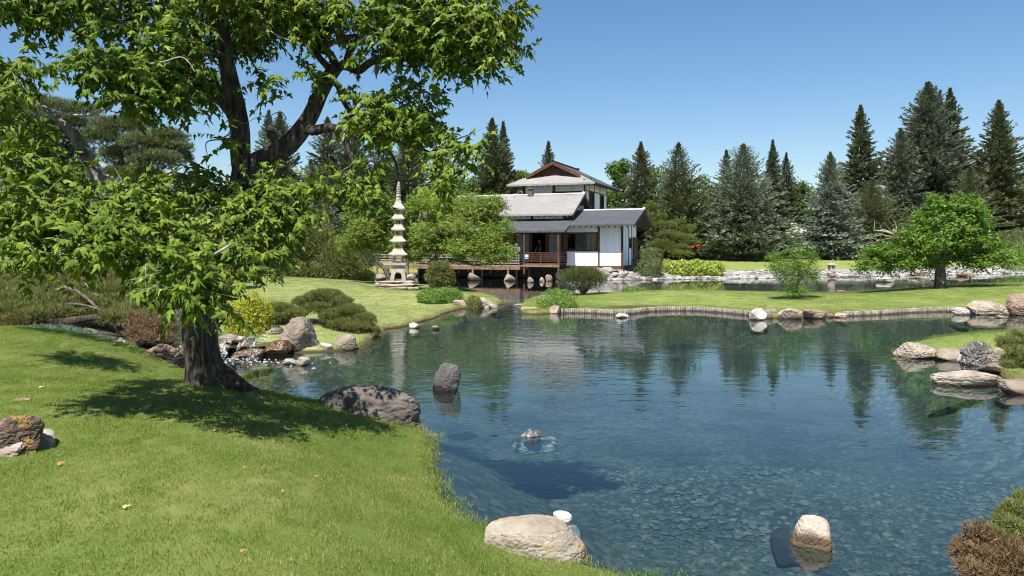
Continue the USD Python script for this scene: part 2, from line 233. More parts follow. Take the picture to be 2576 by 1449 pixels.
mat_barkp = natural('pine_bark', [(.3, (.07, .045, .03)), (.5, (.20, .115, .065)), (.7, (.32, .20, .12))], 6, bump=.8, bscale=14, stretch=(1, 1, .5))
mat_barkd = natural('dark_bark', [(.3, (.035, .027, .02)), (.5, (.085, .066, .052)), (.7, (.16, .135, .115))], 8, bump=.8, bscale=18, stretch=(1, 1, .4))
mat_twig = natural('bare_twig', [(.3, (.17, .14, .12)), (.7, (.36, .31, .28))], 12, bump=.2)
mat_maple = leafm('maple_leaf', [(.05, (.034, .070, .008)), (.4, (.068, .118, .012)), (.7, (.115, .170, .018)), (.93, (.19, .235, .030)), (1, (.26, .22, .05))], trans=.18, clump=.9, gain=1.5, spec=.15, rough=.6, tint=(1.35, 1.25, .45))
mat_maple2 = leafm('maple_leaf_young', [(.1, (.07, .14, .016)), (.5, (.13, .20, .026)), (.85, (.22, .26, .045)), (1, (.30, .26, .07))], trans=.3, spec=.15)
mat_peach = leafm('willowy_leaf', [(.05, (.045, .085, .014)), (.4, (.095, .150, .022)), (.7, (.16, .20, .034)), (.92, (.26, .245, .055)), (1, (.33, .20, .07))], trans=.34, clump=1.6, gain=1.75)
mat_smalltree = leafm('small_tree_leaf', [(.05, (.04, .09, .012)), (.5, (.085, .16, .02)), (.85, (.14, .22, .03)), (1, (.22, .18, .05))], trans=.34)
mat_decid = leafm('far_leaf', [(.1, (.035, .07, .012)), (.5, (.065, .12, .02)), (.9, (.11, .17, .03))], trans=.3, clump=.4)
mat_spruce = leafm('spruce_needles', [(.05, (.045, .058, .026)), (.5, (.105, .122, .060)), (.85, (.165, .175, .092)), (1, (.21, .18, .10))], trans=.08, spec=.15, rough=.7, clump=.5)
mat_blue = leafm('blue_spruce_needles', [(.05, (.058, .075, .052)), (.5, (.125, .150, .108)), (.85, (.195, .218, .160)), (1, (.24, .22, .14))], trans=.08, spec=.15, rough=.7, clump=.5)
mat_silver = leafm('silver_spruce_needles', [(.05, (.08, .105, .078)), (.5, (.165, .20, .155)), (.85, (.25, .28, .215)), (1, (.28, .25, .15))], trans=.08, spec=.15, rough=.7, clump=.5)
mat_silver2 = leafm('green_silver_spruce_needles', [(.05, (.065, .085, .056)), (.5, (.14, .165, .112)), (.85, (.215, .235, .165)), (1, (.25, .22, .13))], trans=.08, spec=.15, rough=.7, clump=.5)
mat_spruce_y = leafm('coned_spruce_needles', [(.05, (.04, .045, .018)), (.5, (.085, .085, .035)), (.85, (.15, .12, .05)), (1, (.24, .15, .06))], trans=.08, spec=.15, rough=.7)
mat_pine = leafm('pine_needles', [(.05, (.045, .065, .026)), (.5, (.098, .125, .052)), (.9, (.155, .175, .082))], trans=.12, spec=.2, rough=.6, clump=.8)
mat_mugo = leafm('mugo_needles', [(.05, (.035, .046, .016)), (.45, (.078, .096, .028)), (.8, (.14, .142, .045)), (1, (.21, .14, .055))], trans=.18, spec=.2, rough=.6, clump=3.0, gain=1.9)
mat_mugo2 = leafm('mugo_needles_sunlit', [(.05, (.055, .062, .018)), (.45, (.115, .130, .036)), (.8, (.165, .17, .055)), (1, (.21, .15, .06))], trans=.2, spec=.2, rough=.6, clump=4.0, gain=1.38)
mat_cloud = leafm('cloud_pine_needles', [(.05, (.045, .07, .012)), (.5, (.095, .13, .022)), (.9, (.16, .18, .035))], trans=.12, clump=1.5)
mat_mound = leafm('mound_leaf', [(.05, (.035, .075, .010)), (.5, (.075, .14, .016)), (.85, (.13, .20, .026)), (1, (.2, .2, .05))], trans=.2, clump=3, gain=1.75)
mat_mound_o = leafm('mossy_mound_leaf', [(.05, (.06, .05, .016)), (.5, (.12, .11, .030)), (.85, (.17, .17, .045)), (1, (.24, .17, .07))], trans=.2, clump=5)
mat_yellow = leafm('golden_leaf', [(.05, (.14, .17, .014)), (.5, (.28, .29, .022)), (.9, (.42, .39, .04))], trans=.3, clump=4, gain=1.4)
mat_hosta = leafm('hosta_leaf', [(.05, (.12, .17, .02)), (.5, (.24, .30, .045)), (.9, (.42, .43, .12)), (1, (.55, .5, .2))], trans=.3, clump=1.5)
mat_hedge = leafm('hedge_leaf', [(.05, (.032, .048, .016)), (.5, (.062, .080, .026)), (.9, (.10, .115, .04))], trans=.15, clump=2, gain=1.8)
mat_bluejun = leafm('blue_juniper', [(.05, (.05, .085, .065)), (.5, (.11, .155, .115)), (.9, (.18, .22, .16))], trans=.1, clump=4)
mat_dead = leafm('browned_needles', [(.05, (.06, .045, .02)), (.35, (.13, .085, .045)), (.65, (.22, .14, .075)), (.85, (.20, .15, .07)), (1, (.09, .11, .035))], trans=.12, clump=6, gain=1.2)
mat_plaster = natural('white_plaster', [(.28, (.60, .61, .62)), (.5, (.73, .735, .74)), (.7, (.79, .79, .79))], 1.6, rough=.8, bump=.08, bscale=30, stretch=(1.6, 1.6, .35))
mat_wood = natural('dark_wood', [(.3, (.040, .020, .013)), (.5, (.075, .037, .022)), (.7, (.12, .06, .035))], 5, bump=.3, stretch=(1, 1, .3), rough=.6)
mat_woodr = natural('red_wood', [(.3, (.055, .025, .012)), (.7, (.11, .050, .022))], 4, bump=.2, rough=.55)
mat_woodg = natural('weathered_wood', [(.3, (.15, .12, .10)), (.5, (.24, .20, .175)), (.7, (.36, .32, .29))], 6, bump=.4, stretch=(.6, .6, 2), rough=.8)
mat_woodb = natural('brown_beam', [(.3, (.11, .065, .042)), (.7, (.24, .15, .10))], 5, bump=.4, rough=.75)
mat_log = natural('log_wood', [(0.3, (0.101, 0.082, 0.069)), (0.45, (0.239, 0.208, 0.182)), (0.6, (0.34, 0.308, 0.277)), (0.8, (0.39, 0.365, 0.334))], 9, bump=.7, bscale=30, stretch=(1, 1, .4), wet=.03)
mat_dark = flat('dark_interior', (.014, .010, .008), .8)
mat_shoji = flat('shoji_paper', (.16, .18, .18), .35, .5)
mat_metal = flat('dull_metal', (.10, .085, .07), .5, .4)
mat_ridge = natural('ridge_cap', [(0.3, (0.368, 0.36, 0.352)), (0.7, (0.496, 0.488, 0.48))], 5, bump=.2)
def shingles(name, c1, c2, mort, rot=0.0, patch=None):
    return M(name, {"tc": ("texture_coordinate", {}), "mp": ("mapping", {"rotation": (0, 0, rot)}), "br": ("brick_texture", {"color1": c1, "color2": c2, "mortar": mort, "scale": 1.0, "mortar_size": .012, "brick_width": .32, "row_height": .16, "bias": 0.0}),
                    "n": ("noise_texture", {"scale": .7, "detail": 5.0, "roughness": .6}), "r": ("rgb_ramp", {"ramp": [(.32, (.88, .87, .86)), (.62, (1, 1, 1)), (.78, patch or (1.05, 1.05, 1.05))]}), "mm": ("mix", {"mix_type": "multiply", "fac": 1.0}), "b": ("bump", {"strength": .12, "distance": .02}), "p": ("principled_bsdf", {"roughness": .75, "specular_ior_level": .3})},
             [("tc.object", "mp.vector"), ("tc.object", "n.vector"), ("mp.vector", "br.vector"), ("n.fac", "r.fac"), ("br.color", "mm.color1"), ("r.color", "mm.color2"), ("mm.color", "p.base_color"), ("br.fac", "b.height"), ("b.normal", "p.normal")], "p.BSDF")
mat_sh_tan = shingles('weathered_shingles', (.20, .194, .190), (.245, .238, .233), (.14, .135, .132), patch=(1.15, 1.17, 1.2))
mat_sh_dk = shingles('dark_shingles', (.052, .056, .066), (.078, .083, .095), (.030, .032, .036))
mat_sh_dk2 = shingles('dark_shingles_side', (.052, .056, .066), (.078, .083, .095), (.030, .032, .036), rot=math.pi / 2)
mat_pane = M('window_pane', {"f": ("fresnel", {"IOR": 1.5}), "t": ("transparent_bsdf", {"color": (.8, .85, .85)}), "gl": ("glossy_bsdf", {"roughness": .02}), "m": ("mix_closure", {})}, [("f.fac", "m.fac"), ("t.BSDF", "m.closure1"), ("gl.BSDF", "m.closure2")], "m.closure")
mat_red = flat('red_cloth', (.55, .06, .07), .6)
mat_far_white = flat('far_white', (.74, .75, .76), .7)
mat_far_roof = flat('far_roof', (.20, .20, .22), .8)
mat_skin = flat('skin', (.36, .22, .15), .55)
mat_hair = flat('hair', (.02, .015, .012), .5)
mat_blackcloth = flat('black_cloth', (.018, .018, .022), .8)
mat_plaid = M('checked_shirt', {"tc": ("texture_coordinate", {}), "c": ("checker_texture", {"color1": (.06, .08, .15), "color2": (.22, .24, .28), "scale": 14.0}), "p": ("principled_bsdf", {"roughness": .85})}, [("tc.object", "c.vector"), ("c.color", "p.base_color")], "p.BSDF")
mat_jeans = flat('jeans', (.07, .10, .18), .8)
mat_flower = flat('yellow_petal', (.75, .55, .03), .5)
mat_signw = flat('sign_white', (.75, .76, .78), .5)
mat_signb = flat('sign_blue', (.05, .14, .42), .5)

# ------------------------------------------------------------------ land
LANDS = []
class Land:
    def __init__(s, name, pts, ez, ctrl, step, inner, mat, label, skirt=True, maxd=None, bvals=None):
        s.poly = Polygon(pts); assert s.poly.is_valid, name
        b = np.array(s.poly.exterior.coords)[:-1]
        ref = []
        for p, q in zip(b, np.roll(b, -1, 0)):
            k = max(1, int(np.linalg.norm(q - p) / max(1.4, 6 * step((p + q) / 2)))); ref += [p + (q - p) * i / k for i in range(k)]
        ref = np.array(ref)
        C = np.array(ctrl); P = np.vstack([ref, C[:, :2]]); zz = np.r_[np.full(len(ref), ez), C[:, 2]]
        if bvals is not None: zz[:len(ref)] = bvals(ref)
        s.rbf = RBFInterpolator(P, zz, kernel='thin_plate_spline', smoothing=1e-3)
        s.ez = ez; s.bv = bvals
        s.build(name, step, inner, mat, label, skirt)
        LANDS.append(s)
    def h(s, xy): return s.rbf(np.asarray(xy, float))
    def build(s, name, step, inner, mat, label, skirt):
        ring = s.poly.exterior; L = ring.length; B = []
        c = np.array(ring.coords)
        for p, q in zip(c[:-1], c[1:]):
            k = max(1, int(np.linalg.norm(q - p) / step((p + q) / 2))); B += [p + (q - p) * i / k for i in range(k)]
        B = np.array(B); rg = rng(5)
        G = inner(rg); G = G[shapely.contains_xy(s.poly.buffer(-step(np.array([0, 8.0])) * .4), G[:, 0], G[:, 1])]
        # drop inner points that crowd the border
        d, _ = cKDTree(B).query(G); G = G[d > .35 * np.array([step(g) for g in G])]
        P = np.vstack([B, G]); T = Delaunay(P).simplices
        cen = P[T].mean(1); T = T[shapely.contains_xy(s.poly, cen[:, 0], cen[:, 1])]
        z = s.h(P); z[:len(B)] = s.ez if s.bv is None else s.bv(B)
        V = np.c_[P, z]; a = np.cross(V[T[:, 1]] - V[T[:, 0]], V[T[:, 2]] - V[T[:, 0]])[:, 2]; T[a < 0] = T[a < 0][:, ::-1]
        parts = [(V, T)]
        if skirt:
            cc = B if Polygon(B).exterior.is_ccw else B[::-1]; n = len(cc)
            t = unit(np.roll(cc, -1, 0) - np.roll(cc, 1, 0)); o = np.c_[t[:, 1], -t[:, 0]]
            ez = np.full(n, s.ez) if s.bv is None else s.bv(cc)
            rows = [np.c_[cc, ez], np.c_[cc + o * .06, ez * .4 - .02], np.c_[cc + o * (.25 + .3 * meshkit.noise(np.c_[cc * 1.7, 0 * cc[:, :1]], 4))[:, None], -.22 - .12 * meshkit.noise(np.c_[cc * 2.3, 0 * cc[:, :1]], 5)], np.c_[cc + o * (1.5 + 1.2 * meshkit.noise(np.c_[cc * .9, 0 * cc[:, :1]], 6))[:, None], np.full(n, -1.05)]]
            for q in range(3):
                i = np.arange(n); f = np.stack([i, i + n, (i + 1) % n + n, (i + 1) % n], 1)
                parts.append((np.vstack([rows[q], rows[q + 1]]), f))
        m = trimesh.Trimesh(*cat_(parts), process=False); m.merge_vertices()
        s.prim = obj(name, m, mat, smooth=50, label=label, kind='structure')
def hexgrid(x0, x1, y0, y1, s):
    xs, ys = np.meshgrid(np.arange(x0, x1, s), np.arange(y0, y1, s * .866)); xs = xs + (np.arange(len(xs))[:, None] % 2) * s / 2
    return np.c_[xs.ravel(), ys.ravel()]
def c3(px, py, D): return (X(px, D), D, Z(py, D))

A_edge = [(-16, 18.3), (-13, 17), (-10, 15.5), (-8, 14.3), (-6.3, 13.3), (-5.3, 12.5), (-4.5, 11.8), (-3.7, 11.3), (-3.0, 10.9), (-2.4, 10.5), (-1.9, 10.2), (-1.35, 9.8), (-1.12, 9.2)] + [gz(*q) for q in ((1065, 1110), (1072, 1150), (1070, 1190), (1083, 1235), (1130, 1300), (1215, 1348), (1350, 1400), (1490, 1449))] + [(1.5, 4.7), (2.6, 4.4), (3.2, 4.8), (3.9, 5.2), (5, 5.6), (7, 6.5), (10, 6.5), (10, -7), (-17, -7)]
def A_b(B):
    B = np.asarray(B); z = np.full(len(B), .06); left = np.clip((-5.2 - B[:, 0]) / 3.0, 0, 1)
    back = (B[:, 1] < 3.5) | (B[:, 0] < -15) | (B[:, 0] > 6.5)
    return np.where(back, .72, z + (.56 - z) * left)
land_A = Land('near_lawn', A_edge, .06, [(0, 0, .72), (-3, 1, .75), (3, 1, .68), c3(0, 835, 15), c3(200, 856, 14), c3(340, 886, 13), c3(455, 936, 11.3), c3(400, 915, 12), c3(520, 968, 8.5), c3(660, 990, 9.2), c3(800, 1034, 8.8), c3(940, 1076, 8.6), c3(600, 1449, 3.6), c3(0, 1449, 3.6), c3(880, 1200, 6.2), c3(700, 1200, 5.4), c3(1080, 1400, 4.6), c3(1300, 1449, 4.85), c3(100, 1100, 5.9), c3(300, 960, 9.2)],
              lambda p: .16 if p[1] < 14 and -9 < p[0] < 3.5 else .6, lambda r: hexgrid(-17, 10, -7, 19, .2), mat_lawn, 'mown lawn mound in the foreground sloping to the pond', bvals=A_b)
B_edge = [(-4.4, 11.2), (-5.0, 12.6), (-5.9, 13.9), (-6.5, 14.6), (-7.3, 16.0), (-8.1, 17.6), (-9.2, 19.5), (-10.7, 22), (-13, 25), (-20, 28.6), (-36, 31.5), (-36, 10), (-16, 13), (-9, 11.5), (-7, 9.5)]
land_B = Land('planting_bed', B_edge, .16, [(-7.5, 14.4, .36), (-6.6, 13.4, .30), (-9, 16, .42), (-12, 20, .5), (-20, 22, .6), (-30, 20, .7), (-14, 15, .45), (-9, 12.3, .3), (-5.6, 12.2, .10)], lambda p: .5, lambda r: hexgrid(-36, -4, 9, 32, .5), mat_soil, 'dark mulched planting bed beside the stream')
C_edge = [gz(*q) for q in ((700, 885), (755, 886), (812, 884), (890, 880), (915, 862), (940, 845), (960, 829), (1010, 822), (1060, 808), (1090, 800), (1110, 790), (1150, 778), (1200, 772), (1250, 770))] + [(-.42, 30.5), (-.75, 33.3), (-1.7, 37.2), (-2.75, 41), (-4.2, 43), (-6.8, 45), (-9.3, 45.8), (-11.9, 46.7), (-20, 48), (-36, 46), (-36, 35), (-20, 31.5), (-13, 28.2), (-10.6, 25.4), (-9.2, 22.6), (-8.2, 20.3), (-7.2, 18.6), (-6.2, 17.5)]
def C_b(B):
    B = np.asarray(B); return .10 + .27 * np.clip((-4.9 - B[:, 0]) / 1.5, 0, 1) * np.clip((46 - B[:, 1]) / 6, 0, 1) * (B[:, 1] > 17)
land_C = Land('peninsula_lawn', C_edge, .10, [c3(620, 702, 35), c3(760, 708, 35), c3(900, 716, 35.5), c3(996, 731, 36), c3(945, 727, 36), c3(1048, 734, 36), (-14, 40, .75), (-9, 40, .55), c3(1100, 736, 33), c3(1200, 747, 32), c3(700, 780, 22), c3(600, 762, 24.5), c3(640, 806, 20), (-20, 40, .9), (-30, 40, .9), c3(1000, 770, 27.3), c3(860, 790, 23.5)],
              lambda p: .35, lambda r: hexgrid(-36, 0, 16, 49, .55), mat_lawn2, 'sunlit lawn peninsula under the stone pagoda', bvals=C_b)
D_front = [(1320, 789), (1345, 791), (1400, 787), (1440, 785.5), (1477, 786), (1543, 789), (1585, 788), (1633, 782), (1694, 780), (1755, 780.5), (1828, 786), (1886, 792), (1930, 800), (2000, 800), (2080, 797), (2113, 793), (2200, 791), (2290, 785), (2369, 782), (2437, 784), (2500, 787), (2576, 793)]
D_edge = [gz(*q) for q in D_front] + [(22, 25.5), (40, 27), (42, 46), (26, 40), (20, 37.3), (15, 35.3), (10, 34.8), (6, 34.7), (3, 34.5), (1.4, 34), (.8, 32), (.4, 29), (.35, 27.3)]
land_D = Land('island_lawn', D_edge, .145, [c3(1530, 740, 31.5), c3(1700, 733, 31), c3(1950, 735, 31), c3(2170, 737, 31.5), c3(2300, 727, 32), c3(2450, 717, 33), c3(2576, 710, 33.5), (28, 34, .85), c3(1700, 760, 27.3), c3(1950, 760, 27.6), c3(2300, 752, 28.2), c3(1400, 752, 30.5), c3(2520, 745, 28.5)],
              lambda p: .3, lambda r: hexgrid(0, 42, 23, 46, .5), mat_lawn3, 'grassy island edged with upright logs and boulders')
E_edge = [gz(*q) for q in ((2266, 893), (2300, 899), (2365, 901), (2440, 912), (2500, 922), (2535, 945), (2560, 972))] + [(8.6, 11.6), (11, 10), (20, 9), (24, 16), (22, 22.5), (14.3, 20.6), (12, 19.4), (10.3, 18.4), (9.3, 17.5), (8.5, 16.6)]
land_E = Land('grassy_spit', E_edge, .10, [c3(2400, 848, 16.6), c3(2500, 838, 16.8), c3(2576, 834, 16.8), (14, 15, .45), c3(2330, 864, 16.8), (18, 15, .5), (10.5, 13.5, .3)], lambda p: .22, lambda r: hexgrid(8, 24, 9, 23, .3), mat_lawn3, 'small grassy spit with boulders at the right edge')
F_in = [(-90, 54), (-40, 58), (-14, 55), (-9, 57.5), (-4, 58.5), (.5, 57.5), (3.5, 55.2)] + [gz(*q) for q in ((1440, 703.5), (1530, 704), (1620, 703.5), (1700, 702), (1800, 701), (1900, 700), (2000, 698), (2100, 697), (2200, 695), (2300, 693), (2430, 690), (2576, 687))] + [(75, 78), (130, 86)]
F_edge = F_in + [(900, 86), (900, 1200), (-900, 1200), (-900, 54)]
def F_b(B):
    B = np.asarray(B); return np.where((B[:, 1] > 88) | (np.abs(B[:, 0]) > 200), 1.5, .015)
Fc = [c3(1530, 683, 52.9), c3(1600, 684, 54.2), c3(1700, 685, 57), c3(1820, 685, 57.6), c3(1900, 682, 59), c3(2000, 678, 61), c3(2100, 676, 63), c3(2300, 674, 65), c3(2430, 673, 67), c3(2576, 671, 70), (4.5, 57, .6), (-4, 62, .65), (7.5, 54, .62), (-20, 62, .8), (-50, 66, .9), (10, 62, .48), (20, 67, .56), (35, 75, .62), (20, 80, .85), (40, 86, .85), (0, 80, 1.0), (-40, 80, 1.1), (20, 96, 1.15), (45, 100, 1.15), (70, 110, 1.2), (0, 110, 1.2), (-60, 110, 1.2), (20, 140, 1.35), (100, 150, 1.4), (-100, 150, 1.4), (0, 250, 1.5), (200, 200, 1.5), (-200, 200, 1.5)]
land_F = Land('far_ground', F_edge, .015, Fc, lambda p: .6 if p[1] < 70 and abs(p[0]) < 50 else 12 if p[1] < 100 and abs(p[0]) < 135 else 60, lambda r: np.vstack([hexgrid(-40, 50, 51, 70, .7), hexgrid(-90, 120, 70, 150, 4), hexgrid(-800, 800, 150, 1100, 60)]), mat_lawn4, 'far lawn behind the pond reaching to the trees', bvals=F_b)

def H(x, y):
    xy = np.c_[np.atleast_1d(x), np.atleast_1d(y)].astype(float); z = np.zeros(len(xy))
    for L in LANDS:
        m = shapely.contains_xy(L.poly, xy[:, 0], xy[:, 1])
        if m.any(): z[m] = np.maximum(z[m], L.h(xy[m]))
    return z
def hit(px, py, dmin=3.0, dmax=125.0):
    D = np.geomspace(dmin, dmax, 500); g = H(X(px, D), D); z = Z(py, D); k = np.nonzero(z <= g)[0]
    i = k[0] if len(k) else len(D) - 1
    return float(D[i])
def gnd(px, py): D = hit(px, py); return np.array([X(px, D), D, float(H(X(px, D), D)[0])])

# ------------------------------------------------------------------ water
pond_poly = np.array([(-70, 3.5), (90, 3.5), (140, 90), (-100, 62)])
def sheet(poly, z, holes=()):
    v, f = trimesh.creation.triangulate_polygon(Polygon(poly), engine='earcut'); v = np.c_[v, np.full(len(v), z)]
    a = np.cross(v[f[:, 1]] - v[f[:, 0]], v[f[:, 2]] - v[f[:, 0]])[:, 2]; f = np.array(f); f[a < 0] = f[a < 0][:, ::-1]
    return v, f
g = np.mgrid[-75:145:2.0, 2:95:2.0].reshape(2, -1).T
nx = len(np.arange(-75, 145, 2.0)); ny = len(np.arange(2, 95, 2.0)); i, j = np.meshgrid(np.arange(nx - 1), np.arange(ny - 1), indexing='ij')
q = np.stack([i * ny + j, (i + 1) * ny + j, (i + 1) * ny + j + 1, i * ny + j + 1], -1).reshape(-1, 4)
bedz = -.92 + .16 * (meshkit.fbm(np.c_[g * .35, np.zeros(len(g))], 3, 3) - .5)
obj('pond_bed', (np.c_[g, bedz], q), mat_bed, smooth=True, label='stony bottom of the pond seen through clear water', kind='structure')
obj('pond_water', sheet(pond_poly, 0.0), mat_water, label='calm blue green pond water with small ripples', kind='structure')
stream = [(-5.2, 16.35), (-6.2, 17.9), (-7.0, 19.0), (-8.0, 20.6), (-9.0, 22.8), (-10.4, 25.7), (-12.8, 28.6), (-20, 32), (-36, 35.5), (-36, 31), (-20, 28), (-13, 24.4), (-10.9, 21.6), (-9.4, 19.2), (-8.4, 17.4), (-7.5, 16.1), (-6.9, 15.75), (-6.0, 16.05)]
mat_stream = mat_water
obj('stream_water', sheet(stream, .33), mat_water, label='shallow upper stream pool above the little waterfall', kind='structure')
sb = sheet([(-4.6, 16.5), (-6, 18.2), (-8, 21), (-10.2, 26), (-13, 29.3), (-36, 37), (-36, 30), (-20, 27), (-13, 24), (-10, 19.3), (-8, 15.9), (-7.2, 15.55), (-6.0, 15.9)], .17)
obj('stream_bed', sb, mat_wetrock, label='brown stony bed of the upper stream', kind='structure')

# ------------------------------------------------------------------ rocks
def rockmesh(seed, sub=4, cuts=9, rough=.10, cutlo=.55, cuthi=.92, strata=0.0, detail=1.0, boxy=2.9):
    r = rng(seed); m = trimesh.creation.icosphere(sub, 1.0); d = np.array(m.vertices); R = (np.abs(d) ** boxy).sum(1) ** (-1 / boxy)
    nrm = rdir(r, cuts); hh = r.uniform(cutlo, cuthi, cuts)
    for n, h in zip(nrm, hh):
        c = d @ n; lim = np.where(c > .05, h / np.maximum(c, .05), 9); k = 14.0
        R = -np.log(np.exp(-k * R) + np.exp(-k * lim)) / k
    v = d * R[:, None]
    f1 = meshkit.fbm(v * 1.6 + seed, 4, seed) - .5; f2 = np.abs(meshkit.fbm(v * 4.5 + 3 + seed, 4, seed + 7) - .5); f3 = meshkit.fbm(v * 13 + seed, 2, seed + 3) - .5
    v = v * (1 + rough * 2.2 * f1 - rough * 2.6 * detail * (.10 - np.minimum(f2, .10)) * 3 + rough * .55 * detail * f3)[:, None]
    if strata: v[:, 2] += strata * np.round(v[:, 2] * 5) / 5 * .2; v[:, :2] *= (1 + strata * .5 * (meshkit.noise(np.c_[v[:, 2] * 7, v[:, 0] * .6, v[:, 1] * .6], seed) - .5))[:, None]
    lo, hi = v.min(0), v.max(0); v = (v - (lo + hi) / 2) / (hi - lo)
    return v, np.array(m.faces)
def rock(label, x0, x1, yt, yb, mat, seed, z=None, D=None, depth=.8, sink=.35, sub=4, name='boulder', cat='rock', group=None, lean=0.0, smooth=40, parent=None, kind=None, topz=None, **kw):
    cx = (x0 + x1) / 2
    if D is None:
        D = Dz(yb, z) if z is not None else hit(cx, yb)
    zb = Z(yb, D); W = (x1 - x0) / FP * D; dp = W * depth; Dc = D + dp * .35
    top = Z(yt, Dc) if topz is None else topz; h = max(top - zb, .02); hh = h * (1 + sink) if sink < 3 else h + sink - 3
    v, f = rockmesh(seed, sub=sub, **kw)
    v = v * [W, dp, hh]; v[:, 0] += lean * (v[:, 2] / hh) * W
    lo, hi = v[:, 0].min(), v[:, 0].max(); v[:, 0] = (v[:, 0] - (lo + hi) / 2) * W / (hi - lo)
    c = np.array([X(cx, Dc) if False else X(cx, D + dp * .2), D + dp * .4, zb + h - hh / 2])
    m = trimesh.Trimesh(v + c, f, process=False)
    return obj(name, m, mat, parent, smooth=smooth, label=label, cat=None if parent is not None else cat, group=group, kind=kind)

# foreground
rock('craggy dark rock with orange lichen on the lawn at the left edge', -40, 92, 1044, 1146, mat_lichen, 3, name='rock', sub=5, rough=.15, cuts=11, cutlo=.45, depth=.8, boxy=2.2, lean=-.2)
rock('flat pale brown slab beside the lichen rock on the lawn', 20, 142, 1082, 1128, mat_slab, 8, name='rock', sub=4, rough=.1, depth=.7)
rock('second pale slab in front of the lichen rock', -30, 52, 1112, 1152, mat_slab, 9, name='rock', sub=4, rough=.12, depth=.6)
rock('tiny flat brown stone sunk in the shaded lawn', 30, 72, 1003, 1011, mat_brown, 19, name='stone', sub=3)
rock('big cream pitted boulder on the grassy edge of the near pond', 1214, 1486, 1297, 1446, mat_cream, 12, z=-.02, sub=6, rough=.07, cuts=8, depth=.62, detail=.35, cutlo=.70, cuthi=.98, boxy=2.5)
rock('half submerged slab with a dry white crown behind the cream boulder', 1384, 1464, 1289, 1346, mat_under, 14, D=6.3, sub=5, rough=.05, depth=.9, sink=3.6, topz=-.02, name='stone', cuts=6, cutlo=.8, boxy=4)
rock('small dry stone crown on the half submerged slab', 1392, 1440, 1288, 1312, mat_wtop, 114, z=0.0, D=6.35, sub=4, rough=.06, sink=.4, name='stone')
rock('small white topped stone poking out of the middle of the pond', 1311, 1364, 1075, 1099, mat_wtop, 15, z=0.0, sub=4, rough=.07, sink=.4, name='stone', cutlo=.6)
rock('broad sunken slab just under the water around the white topped stone', 1286, 1406, 1090, 1124, mat_under, 16, D=9.3, sub=4, rough=.05, depth=.8, sink=3.12, topz=-.09, name='stone', cuts=6, cutlo=.75, boxy=4)
rock('upright dark boulder standing alone in the pond', 1086, 1160, 914, 985, mat_grey3, 21, z=0.0, sub=5, rough=.06, cuts=9, cutlo=.66, sink=.5, depth=.9, boxy=3.4)
rock('long dark boulder lying on the bank right of the maple', 785, 1060, 972, 1088, mat_grey2, 23, D=9.3, sub=5, rough=.07, cuts=8, cutlo=.75, depth=.45, sink=.5, boxy=3.2)
rock('cream stone with a wet brown base standing in the near pond', 1996, 2102, 1300, 1384, mat_cwet, 25, z=0.0, sub=5, rough=.08, cuts=8, depth=.8, sink=.9)
rock('sunken grey cobble left of the cream stone', 1944, 2020, 1354, 1390, mat_grey3, 26, D=6.4, sub=4, rough=.05, sink=3.2, topz=-.12, name='stone')
# stream and waterfall
rock('red brown boulder speckled with white lichen left of the maple trunk', 362, 462, 862, 926, mat_brown, 31, D=13.0, sub=5, rough=.14, cuts=11, depth=.8)
rock('grey green slab leaning on the speckled boulder', 330, 402, 888, 926, mat_slab, 32, D=12.9, sub=4, rough=.14, depth=.7)
rock('huge smooth grey brown boulder beside the waterfall', 700, 806, 797, 887, mat_tan, 35, z=0.0, sub=5, rough=.07, cuts=8, cutlo=.62, depth=.9, lean=-.22)
rock('tan boulder dappled with shadow left of the huge boulder', 616, 708, 815, 858, mat_tan, 36, D=17.6, sub=5, rough=.09, cuts=9, depth=.8)
rock('low flat stone beside the dappled boulder', 600, 648, 826, 850, mat_tan, 37, D=18.2, sub=4, rough=.09)
rock('reddish boulder beneath the golden shrub', 548, 600, 800, 846, mat_pink, 38, D=18.6, sub=4, rough=.12)
rock('grey angular boulder right of the huge boulder at the water', 829, 895, 840, 882, mat_tan, 39, z=0.0, sub=5, rough=.07, cuts=8, depth=.7)
rock('small white rock between the huge and the angular boulder', 803, 838, 862, 884, mat_white, 40, z=0.0, sub=4, rough=.12)
rock('wet golden brown rock at the right of the waterfall', 664, 730, 856, 891, mat_wetrock, 41, z=.02, sub=4, rough=.13)
rock('rounded wet brown rock in front of the waterfall', 580, 660, 877, 902, mat_wetrock, 42, z=0.0, sub=4, rough=.12, depth=.6)
rock('wet brown rock at the lip of the waterfall', 596, 646, 851, 880, mat_wetrock, 43, D=16.3, sub=4, rough=.12)
rock('flat dry stone in the upper stream', 549, 596, 839, 851, mat_tan, 44, z=.33, sub=3, name='stone')
rock('orange flat stone in the upper stream', 590, 616, 846, 856, mat_pink, 45, z=.33, sub=3, name='stone')
rock('low wet slab behind the maple trunk in the stream', 552, 602, 855, 872, mat_wetrock, 46, D=16.6, sub=4, name='stone')
rock('small round stone at the waterfall lip', 561, 580, 866, 877, mat_pink, 47, D=16.2, sub=3, name='stone')
rock('dark wet ledge where the left waterfall drops', 452, 520, 866, 906, mat_wetrock, 48, z=.0, D=15.4, sub=4, rough=.16, depth=.5)
rock('dark wet ledge hidden behind the maple trunk', 515, 575, 868, 902, mat_wetrock, 49, z=.0, D=15.9, sub=4, rough=.16, depth=.5)
rock('left of two tan rocks rising from the pond by the waterfall', 711, 752, 902, 918, mat_cream, 50, z=0.0, sub=4, rough=.10, depth=.7)
rock('right and taller of two tan rocks rising from the pond by the waterfall', 742, 779, 897, 920, mat_cream, 51, z=0.0, sub=4, rough=.08, depth=.7)
rock('white stone lying in the upper stream left of the trunk', 476, 508, 832, 845, mat_white, 52, z=.33, sub=3, name='stone')
